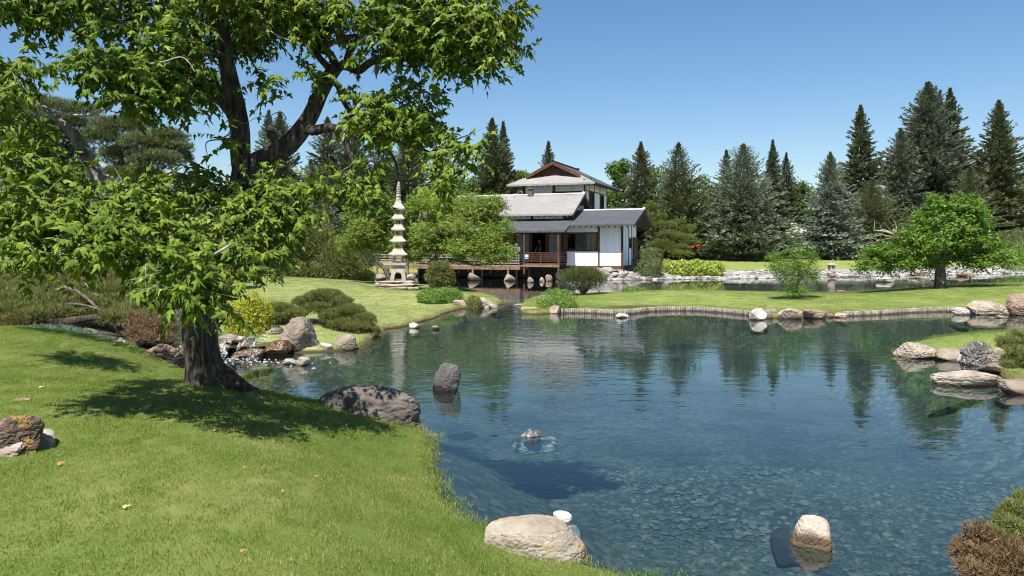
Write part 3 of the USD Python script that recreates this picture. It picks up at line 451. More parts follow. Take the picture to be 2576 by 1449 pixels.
rock('dark grey stone in the upper stream left of the trunk', 504, 530, 833, 845, mat_grey, 53, z=.33, sub=3, name='stone')
rock('small pink stone in the upper stream', 498, 514, 851, 859, mat_pink, 54, z=.33, sub=3, name='stone')
rock('tall pinkish grey rock beside the upper stream', 408, 448, 757, 796, mat_slab, 55, D=21.5, sub=4, rough=.12)
rock('brown block shaped rock under the spreading pine', 198, 246, 825, 846, mat_brown, 56, D=15.5, sub=4, rough=.1)
rock('pink rock showing between the pads of the spreading pine', 158, 206, 716, 742, mat_pink, 57, D=22.5, sub=4, rough=.16, cuts=6)
rock('grey rock under the browned juniper', 370, 402, 832, 858, mat_grey, 58, D=16.0, sub=4, rough=.12)
rock('pale rock behind the browned juniper', 410, 440, 838, 862, mat_tan, 59, D=16.0, sub=3, rough=.12)
rock('shaded grey rock in the planting bed below the pine limb', 285, 318, 848, 874, mat_grey, 60, D=14.6, sub=3, rough=.12)
# peninsula tip and small pond stones
rock('white stone near the bank of the peninsula', 1028, 1056, 811, 826, mat_white, 61, z=0.0, sub=3, name='stone')
rock('small tan stone standing in the pond off the peninsula', 1085, 1105, 819, 830, mat_tan, 62, z=0.0, sub=3, name='stone')
rock('pinkish shore rock left of the brown mound on the peninsula tip', 1138, 1176, 754, 776, mat_pink, 63, z=0.0, sub=4, rough=.13, group=None)
rock('sloping grey rock at the very tip of the peninsula', 1200, 1246, 748, 774, mat_slab, 64, z=0.0, sub=4, rough=.10, lean=-.15)
rock('flat stone in the water at the peninsula tip', 1228, 1254, 765, 775, mat_slab, 65, z=0.0, sub=3, name='stone')
rock('dark brown rock at the left end of the island', 1314, 1360, 760, 778, mat_brown, 66, D=29.0, sub=4, rough=.1)
rock('flat pink slab at the left end of the island', 1310, 1362, 772, 788, mat_pink, 67, z=0.0, sub=4, rough=.09, depth=.7)
rock('tilted pale slab behind the green mound on the island', 1348, 1390, 741, 772, mat_slab, 68, D=30.0, sub=4, rough=.08, lean=.3)
rock('square pink block in front of the green island mound', 1379, 1412, 768, 789, mat_pink, 69, z=0.0, sub=4, rough=.08, cuts=8)
rock('narrow pale stone bar in the channel', 1292, 1320, 764, 769, mat_white, 70, z=0.0, sub=3, name='stone')
rock('flat white stone in front of the island log edging', 1548, 1584, 788, 800, mat_white, 71, z=0.0, sub=4, name='stone')
# island row
rock('bright white boulder at the gap of the island log edging', 1888, 1932, 775, 806, mat_white, 72, z=0.0, sub=4, rough=.08)
rock('grey boulder behind the bright white boulder', 1918, 1960, 776, 800, mat_grey, 73, D=24.9, sub=4, rough=.08)
rock('small tan rock leaning on the white boulder', 1924, 1946, 786, 802, mat_tan, 173, D=24.2, sub=3)
rock('tan wedge shaped rock on the island shore', 1960, 2018, 775, 803, mat_pink, 74, z=0.0, sub=4, rough=.10, cuts=6)
rock('dark grey brown boulder on the island shore', 2022, 2080, 777, 802, mat_brown, 75, z=0.0, sub=4, rough=.12)
rock('small round tan stone right of the dark island boulder', 2080, 2098, 787, 799, mat_tan, 76, z=0.0, sub=3, name='stone')
rock('low flat tan stone at the start of the right log edging', 2098, 2132, 787, 799, mat_pink, 77, z=0.0, sub=3, name='stone')
rock('wedge of pale stone at the right end of the log edging', 2396, 2440, 772, 792, mat_white, 78, z=0.0, sub=4, rough=.1)
rock('large beige boulder at the right end of the island logs', 2442, 2548, 757, 792, mat_cream, 79, z=0.0, sub=5, rough=.07, cuts=8)
rock('dark red boulder cut by the right edge of the picture', 2546, 2640, 738, 795, mat_brown, 80, z=0.0, sub=5, rough=.12)
rock('small tan rock between the beige and the dark red boulder', 2536, 2562, 771, 792, mat_tan, 180, z=0.0, sub=3)
rock('tiny white stone in the water below the beige boulder', 2510, 2534, 794, 800, mat_white, 81, z=0.0, sub=3, name='stone')
# right spit
rock('pinkish boulder at the left tip of the grassy spit', 2262, 2368, 860, 902, mat_cream, 83, z=0.0, sub=5, rough=.11, depth=.7)
rock('tan boulder second from the tip of the grassy spit', 2362, 2428, 876, 908, mat_tan, 84, z=0.0, sub=4, rough=.10, depth=.7)
rock('small white boulder beside the dark craggy one on the spit', 2410, 2442, 886, 912, mat_white, 85, z=0.0, sub=4, rough=.1)
rock('dark grey craggy boulder on the spit', 2434, 2512, 857, 922, mat_grey, 86, z=0.0, sub=5, rough=.18, cuts=9)
rock('grey tan rock right of the craggy boulder', 2496, 2550, 873, 922, mat_slab, 87, D=14.2, sub=4, rough=.12)
rock('low tan rock below the craggy boulder', 2472, 2550, 912, 940, mat_tan, 88, z=0.0, sub=4, rough=.10)
rock('long pale flat boulder lying in the water off the spit', 2352, 2524, 931, 972, mat_cream, 89, z=0.0, sub=5, rough=.08, cuts=8, depth=.42, cutlo=.75)
rock('tan rock cut by the right edge below the juniper', 2526, 2640, 955, 992, mat_tan, 90, z=0.0, sub=4, rough=.08)
# stones under the deck posts and along the far shore
for i, (a, b, t, y, mt, lab) in enumerate([(1176, 1209, 686, 706, mat_tan, 'pale footing stone under the middle deck post'), (1267, 1297, 689, 707, mat_tan, 'tan footing stone under the right hand walkway post'), (1314, 1331, 686, 700, mat_tan, 'pink footing stone under the veranda corner post'),
        (1327, 1343, 696, 711, mat_tan, 'pointed stone in the water before the veranda corner'), (1357, 1370, 697, 709, mat_slab, 'small pointed pale stone below the veranda'), (1372, 1390, 691, 707, mat_pink, 'square reddish stone below the veranda'), (1396, 1420, 684, 702, mat_cream, 'blocky cream stone under the right veranda post'),
        (870, 904, 679, 712, mat_pink, 'tall reddish stone in the back channel left of the walkway'), (944, 972, 688, 704, mat_tan, 'stone under the far left walkway post'), (1022, 1046, 688, 704, mat_pink, 'stone under the second walkway post behind the pagoda')]):
    rock(lab, a, b, t, y, mt, 120 + i, z=0.0, sub=3, rough=.09, name='stone', depth=.8)
rock('flat pale boulder at the water before the far cobble bank', 2204, 2258, 697, 710, mat_white, 140, z=0.0, sub=4, name='stone')
rock('brown rocks clump on the far cobble bank under the wide tree', 2408, 2456, 683, 697, mat_brown, 141, D=58, sub=3, name='stone')
rock('brown flat rock on the cobble bank behind the wide tree', 2290, 2340, 682, 692, mat_pink, 142, D=57, sub=3, name='stone')
rock('small brown stone on the crest of the island', 2106, 2130, 729, 737, mat_brown, 143, sub=3, name='stone')

# ------------------------------------------------------------------ white water of the little waterfall
def cascade(pts, w, seed):
    r = rng(seed); p = np.array(pts, float); t = np.linspace(0, len(p) - 1, 14); c = np.stack([np.interp(t, np.arange(len(p)), p[:, k]) for k in range(3)], 1)
    n = 12; s = np.linspace(-.5, .5, n); V = c[:, None] + np.stack([s * w, 0 * s, 0 * s], -1)[None] + r.normal(size=(14, n, 3)) * [.012, .03, .014]
    i, j = np.meshgrid(np.arange(13), np.arange(n - 1), indexing='ij')
    return V.reshape(-1, 3), np.stack([i * n + j, i * n + j + 1, (i + 1) * n + j + 1, (i + 1) * n + j], -1).reshape(-1, 4)
ww = []
for k, (px, w) in enumerate([(573, .22), (652, .24), (476, .28), (612, .12)]):
    x = X(px, 16.0); ww.append(cascade([(x, 16.6, .345), (x, 16.0, .33), (x, 15.75, .20), (x + .02, 15.6, .05), (x + .03, 15.0, .02)], w, k))
obj('white_water', cat_(ww), mat_foam, smooth=True, label='white splashing water of the small waterfall', kind='stuff')
r = rng(4); fo = []
for k in range(90):
    px = r.normal(620, 75) if k % 3 else r.uniform(470, 760); D = Dz(902 + abs(r.normal(0, 9)) + max(0, (px - 640) * .05)); s = r.uniform(.004, .016) * (1 if k % 5 else 1.8); c = np.array([X(px, D), D, .006])
    a = np.arange(6) * np.pi / 3; fo.append((np.vstack([c + [0, 0, .006], c + np.c_[np.cos(a) * s * 1.6, np.sin(a) * s, 0 * a]]), np.array([(0, 1 + i, 1 + (i + 1) % 6) for i in range(6)])))
mat_bub = flat('foam_bubble', (.75, .78, .80), .3)
obj('foam', cat_(fo), mat_bub, label='foam bubbles drifting on the pond below the waterfall', kind='stuff')

# ------------------------------------------------------------------ log edging of the island
def logs(px_pts, label, seed):
    r = rng(seed); P = np.array([gz(*q) for q in px_pts]); ln = np.concatenate([[0], np.cumsum(np.linalg.norm(np.diff(P, axis=0), axis=1))])
    t = thing('log_edging', label, 'log edging', (P[0, 0], P[0, 1], 0)); s = .0
    while s < ln[-1]:
        rad = r.uniform(.034, .047); s += rad
        c = np.array([np.interp(s, ln, P[:, 0]), np.interp(s, ln, P[:, 1])]) - P[0]; top = r.uniform(.15, .172); n = 9
        a = np.arange(n) * 2 * np.pi / n; rr = rad * (1 + .08 * r.normal(size=n)); ring = np.c_[np.cos(a) * rr, np.sin(a) * rr]
        rows = [np.c_[c + ring, np.full(n, z)] for z in (-.3, top - .01)] + [np.c_[c + ring * .82, np.full(n, top) + r.normal(size=n) * .003]]
        V = np.vstack(rows + [np.r_[c, top]]); i = np.arange(n); j = (i + 1) % n
        F = np.vstack([np.c_[i, j, j + n], np.c_[i, j + n, i + n], np.c_[i + n, j + n, j + 2 * n], np.c_[i + n, j + 2 * n, i + 2 * n], np.c_[i + 2 * n, j + 2 * n, np.full(n, 3 * n)]])
        obj('log', (V, F), mat_log, t); s += rad + .003
logs([(1412, 788.5), (1440, 787.5), (1477, 788), (1543, 791.5), (1585, 790.5), (1633, 784), (1694, 782), (1755, 782.6), (1828, 788), (1892, 795)], 'edging of upright weathered logs along the left island shore', 1)
logs([(2118, 795), (2150, 795), (2200, 793), (2290, 787), (2369, 784), (2440, 785.5)], 'edging of upright weathered logs along the right island shore', 2)

# ------------------------------------------------------------------ cobble bank (stuff) and pond pebbles (stuff)
def pebbles(n, r, pts, smin, smax, flatz=.5):
    base = trimesh.creation.icosphere(1, 1.0); bv, bf = np.array(base.vertices), np.array(base.faces)
    s = r.uniform(smin, smax, n); ang = r.uniform(0, 6.28, n); V = bv[None] * np.stack([s * r.uniform(.8, 1.5, n), s * r.uniform(.7, 1.1, n), s * flatz * r.uniform(.6, 1.2, n)], 1)[:, None]
    V = V * (1 + .25 * (r.random((n, len(bv), 1)) - .5)); c, q = np.cos(ang)[:, None], np.sin(ang)[:, None]
    V = np.stack([V[..., 0] * c - V[..., 1] * q, V[..., 0] * q + V[..., 1] * c, V[..., 2]], -1) + pts[:, None]
    return V.reshape(-1, 3), (bf[None] + (np.arange(n) * len(bv))[:, None, None]).reshape(-1, 3)
r = rng(11); line = LineString(F_in[5:]); pp = []
Lr = line.length
while len(pp) < 6500:
    s = r.uniform(1.5, min(Lr, 64)); q = np.array(line.interpolate(s).coords[0]); q2 = np.array(line.interpolate(s + .1).coords[0]); t = (q2 - q) / .1; nrm = np.array([-t[1], t[0]])
    pp.append(q + nrm * r.uniform(-.5, 1.7 + 1.5 * min(1, max(0, q[0] - 6) / 5)))
pp = np.array(pp); zz = np.maximum(land_F.h(pp), -.02); zz[~shapely.contains_xy(land_F.poly, pp[:, 0], pp[:, 1])] = -.02
obj('cobbles', pebbles(len(pp), r, np.c_[pp, zz + .04], .11, .33, .42), mat_cobble, label='bank of pale cobbles along the far shore of the pond', kind='stuff')
r = rng(12); n = 7000; D = r.uniform(4.3, 11, n) ** 1.0; xx = X(r.uniform(1050, 2640, n), D)
pz = -.92 + .16 * (meshkit.fbm(np.c_[np.c_[xx, D] * .35, np.zeros(n)], 3, 3) - .5)
obj('pond_pebbles', pebbles(n, r, np.c_[xx, D, pz + .0], .015, .055, .45), mat_pebble, label='small stones on the bottom of the near pond', kind='stuff')

# ------------------------------------------------------------------ stone pagoda and its slabs
PD = 37.0
rock('layered flat slab carrying the stone pagoda', 941, 1050, 706, 728, mat_slab, 201, D=36.2, sub=4, rough=.05, cuts=6, cutlo=.95, cuthi=1.1, depth=.75, strata=1.0, name='slab', sink=.2, boxy=7)
rock('thin upper slab at the right of the pagoda base', 998, 1052, 705, 716, mat_slab, 202, D=36.5, sub=4, rough=.05, depth=.9, strata=1.0, name='slab')
rock('small low slab at the right end of the pagoda base', 1024, 1054, 721, 729, mat_slab, 203, D=36.1, sub=3, rough=.08, name='slab')
s_ = .00646; zc = lambda cy: (680 - cy) * s_
pg = thing('stone_pagoda', 'tall pale granite pagoda lantern of five stacked roofs on the peninsula', 'pagoda', (X(1002.3, PD), PD, Z(709.7, PD)), 5)
def manif(m): mm = m.to_mesh(); return np.array(mm.vert_properties[:, :3], float), np.array(mm.tri_verts, int)
def mbox(w, d, z0, z1): return m3.Manifold.hull_points(box(-w / 2, w / 2, -d / 2, d / 2, z0, z1)[0])
h0 = zc(578); body = m3.Manifold.hull_points(np.vstack([box(-60 * s_, 60 * s_, -60 * s_, 60 * s_, -.03, 0)[0][:4], box(-48 * s_, 48 * s_, -48 * s_, 48 * s_, h0 - .01, h0)[0][4:]]))
a = np.linspace(0, np.pi, 13); prof = np.r_[np.c_[np.cos(a) * 28 * s_, zc(640) + np.sin(a) * 38 * s_], [(-31 * s_, -.1), (31 * s_, -.1)]]
for ang in (0, 90):
    tun = m3.Manifold.hull_points(np.vstack([np.c_[prof[:, 0], np.full(len(prof), y), prof[:, 1]] for y in (-1.0, 1.0)])).rotate([0, 0, ang]); body = body - tun
obj('arched_base', manif(body), mat_granite, pg)
obj('plinth', bbox(-44 * s_, 44 * s_, -44 * s_, 44 * s_, zc(577), zc(560)), mat_granite, pg)
br = m3.Manifold.hull_points(np.vstack([box(-47 * s_, 47 * s_, -47 * s_, 47 * s_, zc(559), zc(558))[0], box(-61 * s_, 61 * s_, -61 * s_, 61 * s_, zc(550), zc(534))[0]]))
obj('bracket_slab', manif(br), mat_granite, pg)
def openbox(hw, z0, z1, ow, o0, o1):
    b = mbox(2 * hw, 2 * hw, z0, z1)
    for w_, d_ in ((ow * 2, 9), (9, ow * 2)): b = b - mbox(w_, d_, o0, o1)
    return manif(b)
def sroof(hw, z0, z1, topw):
    n = 7; u = np.linspace(-1, 1, 9); rows = []
    lev = [(hw * .95, z0 - .0), (hw * .97, z0 + .05)] + [(topw + (hw - topw) * (1 - t) ** 1.7, z0 + .065 + (z1 - z0 - .065) * t) for t in np.linspace(0.12, 1, n)]
    V = []
    for k, (w, z) in enumerate(lev):
        ring = [(u_ * w, -w) for u_ in u[:-1]] + [(w, u_ * w) for u_ in u[:-1]] + [(-u_ * w, w) for u_ in u[:-1]] + [(-w, -u_ * w) for u_ in u[:-1]]
        ring = np.array(ring); cor = (np.abs(ring).min(1) / w) ** 3; lift = .035 * cor * max(0, 1 - k / 4)
        V.append(np.c_[ring * (1 + .03 * cor[:, None] * (k < 3)), z + lift])
    m = 32; F = []
    i = np.arange(m); j = (i + 1) % m
    for k in range(len(V) - 1): F.append(np.c_[i + k * m, j + k * m, j + (k + 1) * m, i + (k + 1) * m])
    V = np.vstack(V + [[(0, 0, z1)], [(0, 0, z0 + .03)]]); T = (len(lev) - 1) * m
    F = np.vstack(F); F = np.vstack([F[:, [0, 1, 2]], F[:, [0, 2, 3]], np.c_[i + T, j + T, np.full(m, len(V) - 2)], np.c_[j, i, np.full(m, len(V) - 1)]])
    return V, F
obj('lantern_box', openbox(37 * s_, zc(534), zc(474), 23 * s_, zc(522), zc(484)), mat_granite, pg)
for (hw, yb, yt, tw, bx, b0, b1) in [(76, 480, 425, 34, 32, 427, 378), (66, 380, 335, 33, 31, 337, 289), (57, 292, 248, 31, 29, 250, 206), (53, 209, 168, 30, 28, 170, 131)]:
    obj('tier_roof', sroof(hw * .93 * s_, zc(yb), zc(yt), tw * s_), mat_granite, pg, smooth=35)
    obj('tier_box', openbox(bx * s_, zc(b0), zc(b1), bx * .55 * s_, zc(b0 - 8), zc(b1 + 8)), mat_granite, pg)
obj('top_roof', sroof(51 * s_, zc(135), zc(62), 18 * s_), mat_granite, pg, smooth=35)
fp = [(19, 64), (20, 50), (15, 44), (16, 38), (21, 30), (17, 22), (13, 18)] + [q for k in range(5) for q in ((16, 8 - k * 13), (17, 3 - k * 13), (11.5, -1 - k * 13))] + [(13, -60), (10, -70), (4, -78), (0, -80)]
obj('finial', trimesh.creation.revolve(np.array([(0, zc(66))] + [(a_ * s_, zc(y_)) for a_, y_ in fp]), sections=20), mat_granite, pg, smooth=40)

# small lantern on the far bank
ld = Dz(698, .06); sl = ld / FP
lt = thing('stone_lantern', 'small squat stone lantern standing on the far cobble bank', 'lantern', (X(2093, ld), ld + .1, .06))
obj('leg_stone', (lambda v, f: (v * [26 * sl, 20 * sl, 16 * sl] + [0, 0, 8 * sl], f))(*rockmesh(301, 3)), mat_pink, lt, smooth=40)
obj('platform', trimesh.creation.cylinder(9 * sl, 5 * sl, sections=6).apply_translation([0, 0, 17 * sl]), mat_granite, lt)
obj('fire_box', (lambda z0: openbox(6.5 * sl, z0, z0 + 11 * sl, 3.5 * sl, z0 + 2.5 * sl, z0 + 8.5 * sl))(19.4 * sl), mat_granite, lt)
obj('cap', sroof(11 * sl, 30.5 * sl, 36 * sl, 4 * sl), mat_granite, lt, smooth=35)
obj('finial', trimesh.creation.icosphere(2, 3.2 * sl).apply_translation([0, 0, 38 * sl]), mat_granite, lt, smooth=True)

# ------------------------------------------------------------------ the house (local axes: x along the front, y to the back)
ROT = 21.0
house = thing('tea_house', 'two storey white plaster Japanese house with dark timber posts and layered roofs', 'house', (7.67, 53.0, 0), -ROT)
HB = lambda name, x0, x1, y0, y1, z0, z1, mat, parent=house, **k: obj(name, bbox(x0, x1, y0, y1, z0, z1), mat, parent, **k)
def roofp(name, poly, zf, mat, th=.13, **k):
    v, f = trimesh.creation.triangulate_polygon(Polygon(poly), engine='earcut'); n = len(v)
    if True:  # subdivide not needed, planes are flat
        z = np.array([zf(a, b) for a, b in v]); P = np.array(poly, float); m = len(P); pz = np.array([zf(a, b) for a, b in P])
    f = np.array(f); a2 = np.cross(np.c_[v[f[:, 1]] - v[f[:, 0]], np.zeros(len(f))], np.c_[v[f[:, 2]] - v[f[:, 0]], np.zeros(len(f))])[:, 2]; f[a2 < 0] = f[a2 < 0][:, ::-1]
    if not Polygon(P).exterior.is_ccw: P = P[::-1]; pz = pz[::-1]
    i = np.arange(m); j = (i + 1) % m
    side = (np.vstack([np.c_[P, pz - th], np.c_[P, pz]]), np.c_[i, j, j + m, i + m])
    obj(name, cat_([(np.c_[v, z], f), (np.c_[v, z - th], f[:, ::-1]), side]), mat, house, **k)
# right wing
HB('footing', -4.1, .08, -.06, 5.0, .30, .70, mat_slab); HB('sill_board', -4.12, .06, -.05, 5.02, .70, .93, mat_wood)
WT = 3.95
HB('wall', -4.05, -1.70, .0, .12, .93, 1.95, mat_plaster); HB('wall', -4.05, -1.70, .0, .12, 3.30, WT + .2, mat_plaster)
HB('wall', -1.60, -.02, .0, .12, .93, WT + .2, mat_plaster)
HB('corner_post', -.06, .09, -.05, .10, .66, WT + .15, mat_wood); HB('post', -1.72, -1.58, -.05, .07, .66, WT + .2, mat_wood); HB('post', -4.22, -4.03, -.10, .10, .3, WT + .2, mat_wood)
HB('lintel', -4.03, -1.72, -.03, .09, 3.24, 3.31, mat_woodr); HB('window_sill', -4.05, -1.70, -.05, .13, 1.94, 2.01, mat_woodr)
# window with paper screens behind
win = obj('window', cat_([bbox(-4.03, -3.95, -.02, .08, 2.01, 3.24), bbox(-1.80, -1.72, -.02, .08, 2.01, 3.24), bbox(-3.95, -1.80, -.02, .08, 3.18, 3.24), bbox(-3.95, -1.80, -.02, .08, 2.01, 2.07)]), mat_woodr, house)
for a, b in ((-3.95, -3.40), (-3.36, -2.88), (-2.84, -2.30), (-2.26, -1.80)): obj('pane', bbox(a, b, .02, .03, 2.07, 3.18, .002), mat_pane, win)
for a in (-3.40, -2.88, -2.30): obj('mullion', bbox(a, a + .04, .0, .06, 2.07, 3.18), mat_woodr, win)
for a, b in ((-3.38, -2.86), (-2.86, -2.28)):
    obj('paper_screen', bbox(a, b, .10, .115, 2.05, 3.2, .002), mat_shoji, win)
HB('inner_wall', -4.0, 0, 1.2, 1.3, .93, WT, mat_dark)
# side wall (right)
for a, b in ((.12, 2.2), (3.15, 4.95)): HB('wall', -.12, .0, a, b, .93, WT + .15, mat_plaster)
HB('wall', -.12, .0, 2.2, 3.15, .93, 2.15, mat_plaster); HB('wall', -.12, .0, 2.2, 3.15, 2.95, WT + .15, mat_plaster)
for v in (2.08, 3.12, 4.86): HB('post', -.08, .04, v, v + .09, .66, WT + .3, mat_wood)
sw = HB('window', -.10, .02, 2.30, 3.02, 2.18, 2.92, mat_wood); obj('pane', bbox(.02, .028, 2.40, 2.92, 2.26, 2.84, .002), mat_pane, sw)
HB('wall', -.118, -.002, 2.2, 2.29, 2.15, 2.95, mat_plaster); HB('wall', -.118, -.002, 3.03, 3.12, 2.15, 2.95, mat_plaster)
dr = HB('door', .0, .12, 3.5, 4.7, .93, 2.98, mat_wood); obj('handle', bbox(.12, .15, 3.62, 3.66, 1.9, 2.1), mat_metal, dr)
HB('wall', -4.1, -.1, 4.9, 5.0, .93, WT + .2, mat_plaster)
# gable triangle of the wing
def prism(x0, x1, pts):
    P = np.array(pts, float); n = len(P); V = np.vstack([np.c_[np.full(n, x0), P], np.c_[np.full(n, x1), P]]); i = np.arange(n); j = (i + 1) % n
    F = [np.c_[i, j, j + n], np.c_[i, j + n, i + n]]; t = np.array([(0, k, k + 1) for k in range(1, n - 1)]); F += [t[:, ::-1], t + n]
    return V, np.vstack(F)
wz = lambda u, v: 5.0 - .335 * abs(v - 2.4)
obj('gable_wall', prism(-.11, -.005, [(.12, WT + .15), (4.95, WT + .15), (2.4, 4.80)]), mat_plaster, house)
roofp('roof', [(-4.25, .35), (-4.25, 2.4), (1.12, 2.4), (1.12, -1.08), (-3.42, -1.08), (-3.42, -2.36), (-15.5, -2.36), (-15.5, .35)], wz, mat_sh_dk, label='dark shingle roof plane over the wing and veranda')
roofp('roof', [(-4.25, 2.4), (1.12, 2.4), (1.12, 5.9), (-4.25, 5.9)], wz, mat_sh_dk)
obj('ridge_cap', prism(-4.2, 1.15, [(2.28, 4.97), (2.52, 4.97), (2.48, 5.06), (2.32, 5.06)]), mat_ridge, house)
obj('ridge_end', bbox(1.0, 1.17, 2.36, 2.44, 5.05, 5.14), mat_ridge, house)
for sgn in (0, 1):
    p = [(1.06, -1.10, wz(0, -1.10) - .16), (1.06, 2.4, 4.84)] if sgn == 0 else [(1.06, 2.4, 4.84), (1.06, 5.9, wz(0, 5.9) - .16)]
    obj('barge_board', bar(p[0], p[1], .05, .20), mat_wood, house)
obj('rafter_tail', cat_([bar((u, -1.02, wz(0, -1.02) - .20), (u, -.05, wz(0, -.05) - .20), .07, .11) for u in np.arange(-3.2, 1.0, .42)]), mat_wood, house, kind='stuff')
obj('rafter_tail', cat_([bar((u, -2.28, wz(0, -2.28) - .20), (u, .2, wz(0, .2) - .20), .07, .11) for u in np.arange(-15.2, -3.5, .42)]), mat_wood, house, kind='stuff')
# veranda
HB('veranda_floor', -6.55, -4.05, -2.25, .30, 1.02, 1.12, mat_wood); HB('floor_beam', -6.55, -3.85, -2.30, -2.20, .86, 1.03, mat_woodb)
HB('veranda_floor', -15.5, -6.55, -1.0, .30, .95, 1.05, mat_wood)
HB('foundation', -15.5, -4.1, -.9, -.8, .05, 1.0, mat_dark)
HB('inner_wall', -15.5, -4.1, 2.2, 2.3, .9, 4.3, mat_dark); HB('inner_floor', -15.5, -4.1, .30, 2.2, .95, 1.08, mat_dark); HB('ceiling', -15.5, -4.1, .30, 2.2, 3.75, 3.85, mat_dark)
for u in (-3.93, -6.45, -9.0, -11.5, -14.0): HB('veranda_post', u - .065, u + .065, -2.27, -2.14, .40 if u > -4.5 else .35, 3.45, mat_wood)
for u in (-4.40, -5.62, -6.84, -8.15, -9.3, -10.6, -11.9, -13.2): HB('post', u - .08, u + .08, .24, .40, 1.0, 4.2, mat_wood)
HB('lintel', -15.4, -4.1, .26, .38, 3.30, 3.44, mat_woodr); HB('wall', -15.4, -4.1, .28, .36, 3.44, 4.1, mat_plaster)
def shoji(u0, u1, v=.32, z0=1.10, z1=3.28):
    s = obj('sliding_screen', bbox(u0, u1, v, v + .02, z0, z1, .003), mat_shoji, house)
    obj('frame', cat_([bbox(u0, u0 + .05, v - .03, v, z0, z1), bbox(u1 - .05, u1, v - .03, v, z0, z1), bbox(u0 + .05, u1 - .05, v - .03, v, z1 - .06, z1), bbox(u0 + .05, u1 - .05, v - .03, v, z0, z0 + .3)]), mat_wood, s)
    obj('lattice', cat_([bbox(u0 + .05, u1 - .05, v - .015, v, z, z + .018, .002) for z in np.arange(z0 + .55, z1 - .1, .30)] + [bbox((u0 + u1) / 2 - .01, (u0 + u1) / 2 + .01, v - .0135, v - .0015, z0 + .3, z1 - .06, .002)]), mat_wood, s)
for a, b in ((-5.50, -4.50), (-8.05, -6.94), (-10.5, -9.4), (-11.8, -10.7), (-13.1, -12.0)): shoji(a, b)
HB('door_panel', -9.2, -8.2, .34, .38, 1.08, 3.28, mat_wood)
HB('picture', -6.25, -5.85, 2.15, 2.19, 2.2, 2.9, mat_shoji)
def railing(parent, P, n, nr, zf, h, mat, name='rail'):
    P = [np.array(q, float) for q in P]
    for p, q in zip(P[:-1], P[1:]):
        for k in range(nr): obj(name, bar(np.r_[p, zf + h * (k + 1) / nr], np.r_[q, zf + h * (k + 1) / nr], .045, .06), mat, parent)
        m = max(1, int(np.linalg.norm(q - p) / n))
        for i in range(m + 1): c = p + (q - p) * i / m; obj('baluster', bbox(c[0] - .03, c[0] + .03, c[1] - .03, c[1] + .03, zf, zf + h - .03), mat, parent)
railing(house, [(-6.5, -2.2), (-4.0, -2.2), (-4.0, -.1)], 1.2, 5, 1.14, .72, mat_wood)
sg = HB('notice', -6.38, -6.12, -2.28, -2.25, 1.42, 1.72, mat_signw); obj('notice_band', bbox(-6.38, -6.12, -2.295, -2.282, 1.48, 1.56, .002), mat_signb, sg)
# middle block
mz = lambda u, v: 6.27 - .53 * abs(v - 2.7)
for a, b in ((-15.3, -12.2), (-12.05, -9.55), (-9.4, -6.85), (-6.70, -4.30)): HB('wall', a, b, .36, .46, 4.1, 4.95, mat_plaster)
for u in (-12.12, -9.47, -6.77, -4.27): HB('post', u - .09, u + .09, .31, .47, 4.1, 5.0, mat_wood)
obj('gable_wall', prism(-4.30, -4.20, [(.47, 4.2), (5.0, 4.2), (5.0, 4.9), (2.7, 6.1), (.47, 4.95)]), mat_plaster, house)
HB('wall', -15.3, -4.2, 5.0, 5.1, .9, 5.0, mat_plaster); HB('wall', -15.3, -15.2, .4, 5.0, .9, 5.0, mat_plaster)
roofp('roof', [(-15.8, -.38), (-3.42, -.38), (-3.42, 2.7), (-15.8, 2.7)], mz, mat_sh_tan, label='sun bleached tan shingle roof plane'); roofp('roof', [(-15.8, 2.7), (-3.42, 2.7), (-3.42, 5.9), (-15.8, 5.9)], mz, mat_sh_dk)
obj('ridge_cap', prism(-15.85, -3.38, [(2.58, 6.24), (2.82, 6.24), (2.78, 6.33), (2.62, 6.33)]), mat_ridge, house)
obj('ridge_end', bbox(-3.62, -3.45, 2.66, 2.74, 6.32, 6.42), mat_ridge, house)
obj('barge_board', bar((-3.47, -.40, mz(0, -.40) - .17), (-3.47, 2.7, 6.10), .05, .22), mat_wood, house); obj('barge_board', bar((-3.47, 2.7, 6.10), (-3.47, 5.9, mz(0, 5.9) - .17), .05, .22), mat_wood, house)
obj('rafter_tail', cat_([bar((u, -.33, mz(0, -.33) - .20), (u, .30, mz(0, .30) - .20), .07, .10) for u in np.arange(-15.5, -3.5, .45)]), mat_wood, house, kind='stuff')
vt = obj('roof_vent', bbox(-7.85, -7.45, 2.35, 2.75, 6.12, 6.36), mat_metal, house)
obj('vent_cap', cat_([bbox(-7.82, -7.48, 2.4, 2.7, 6.36, 6.66), bbox(-7.90, -7.40, 2.32, 2.78, 6.66, 6.72), bbox(-7.76, -7.54, 2.44, 2.66, 6.72, 6.80)]), mat_metal, vt)
obj('antenna', bar((-7.55, 2.75, 6.3), (-7.55, 2.75, 7.25), .025), mat_metal, house)
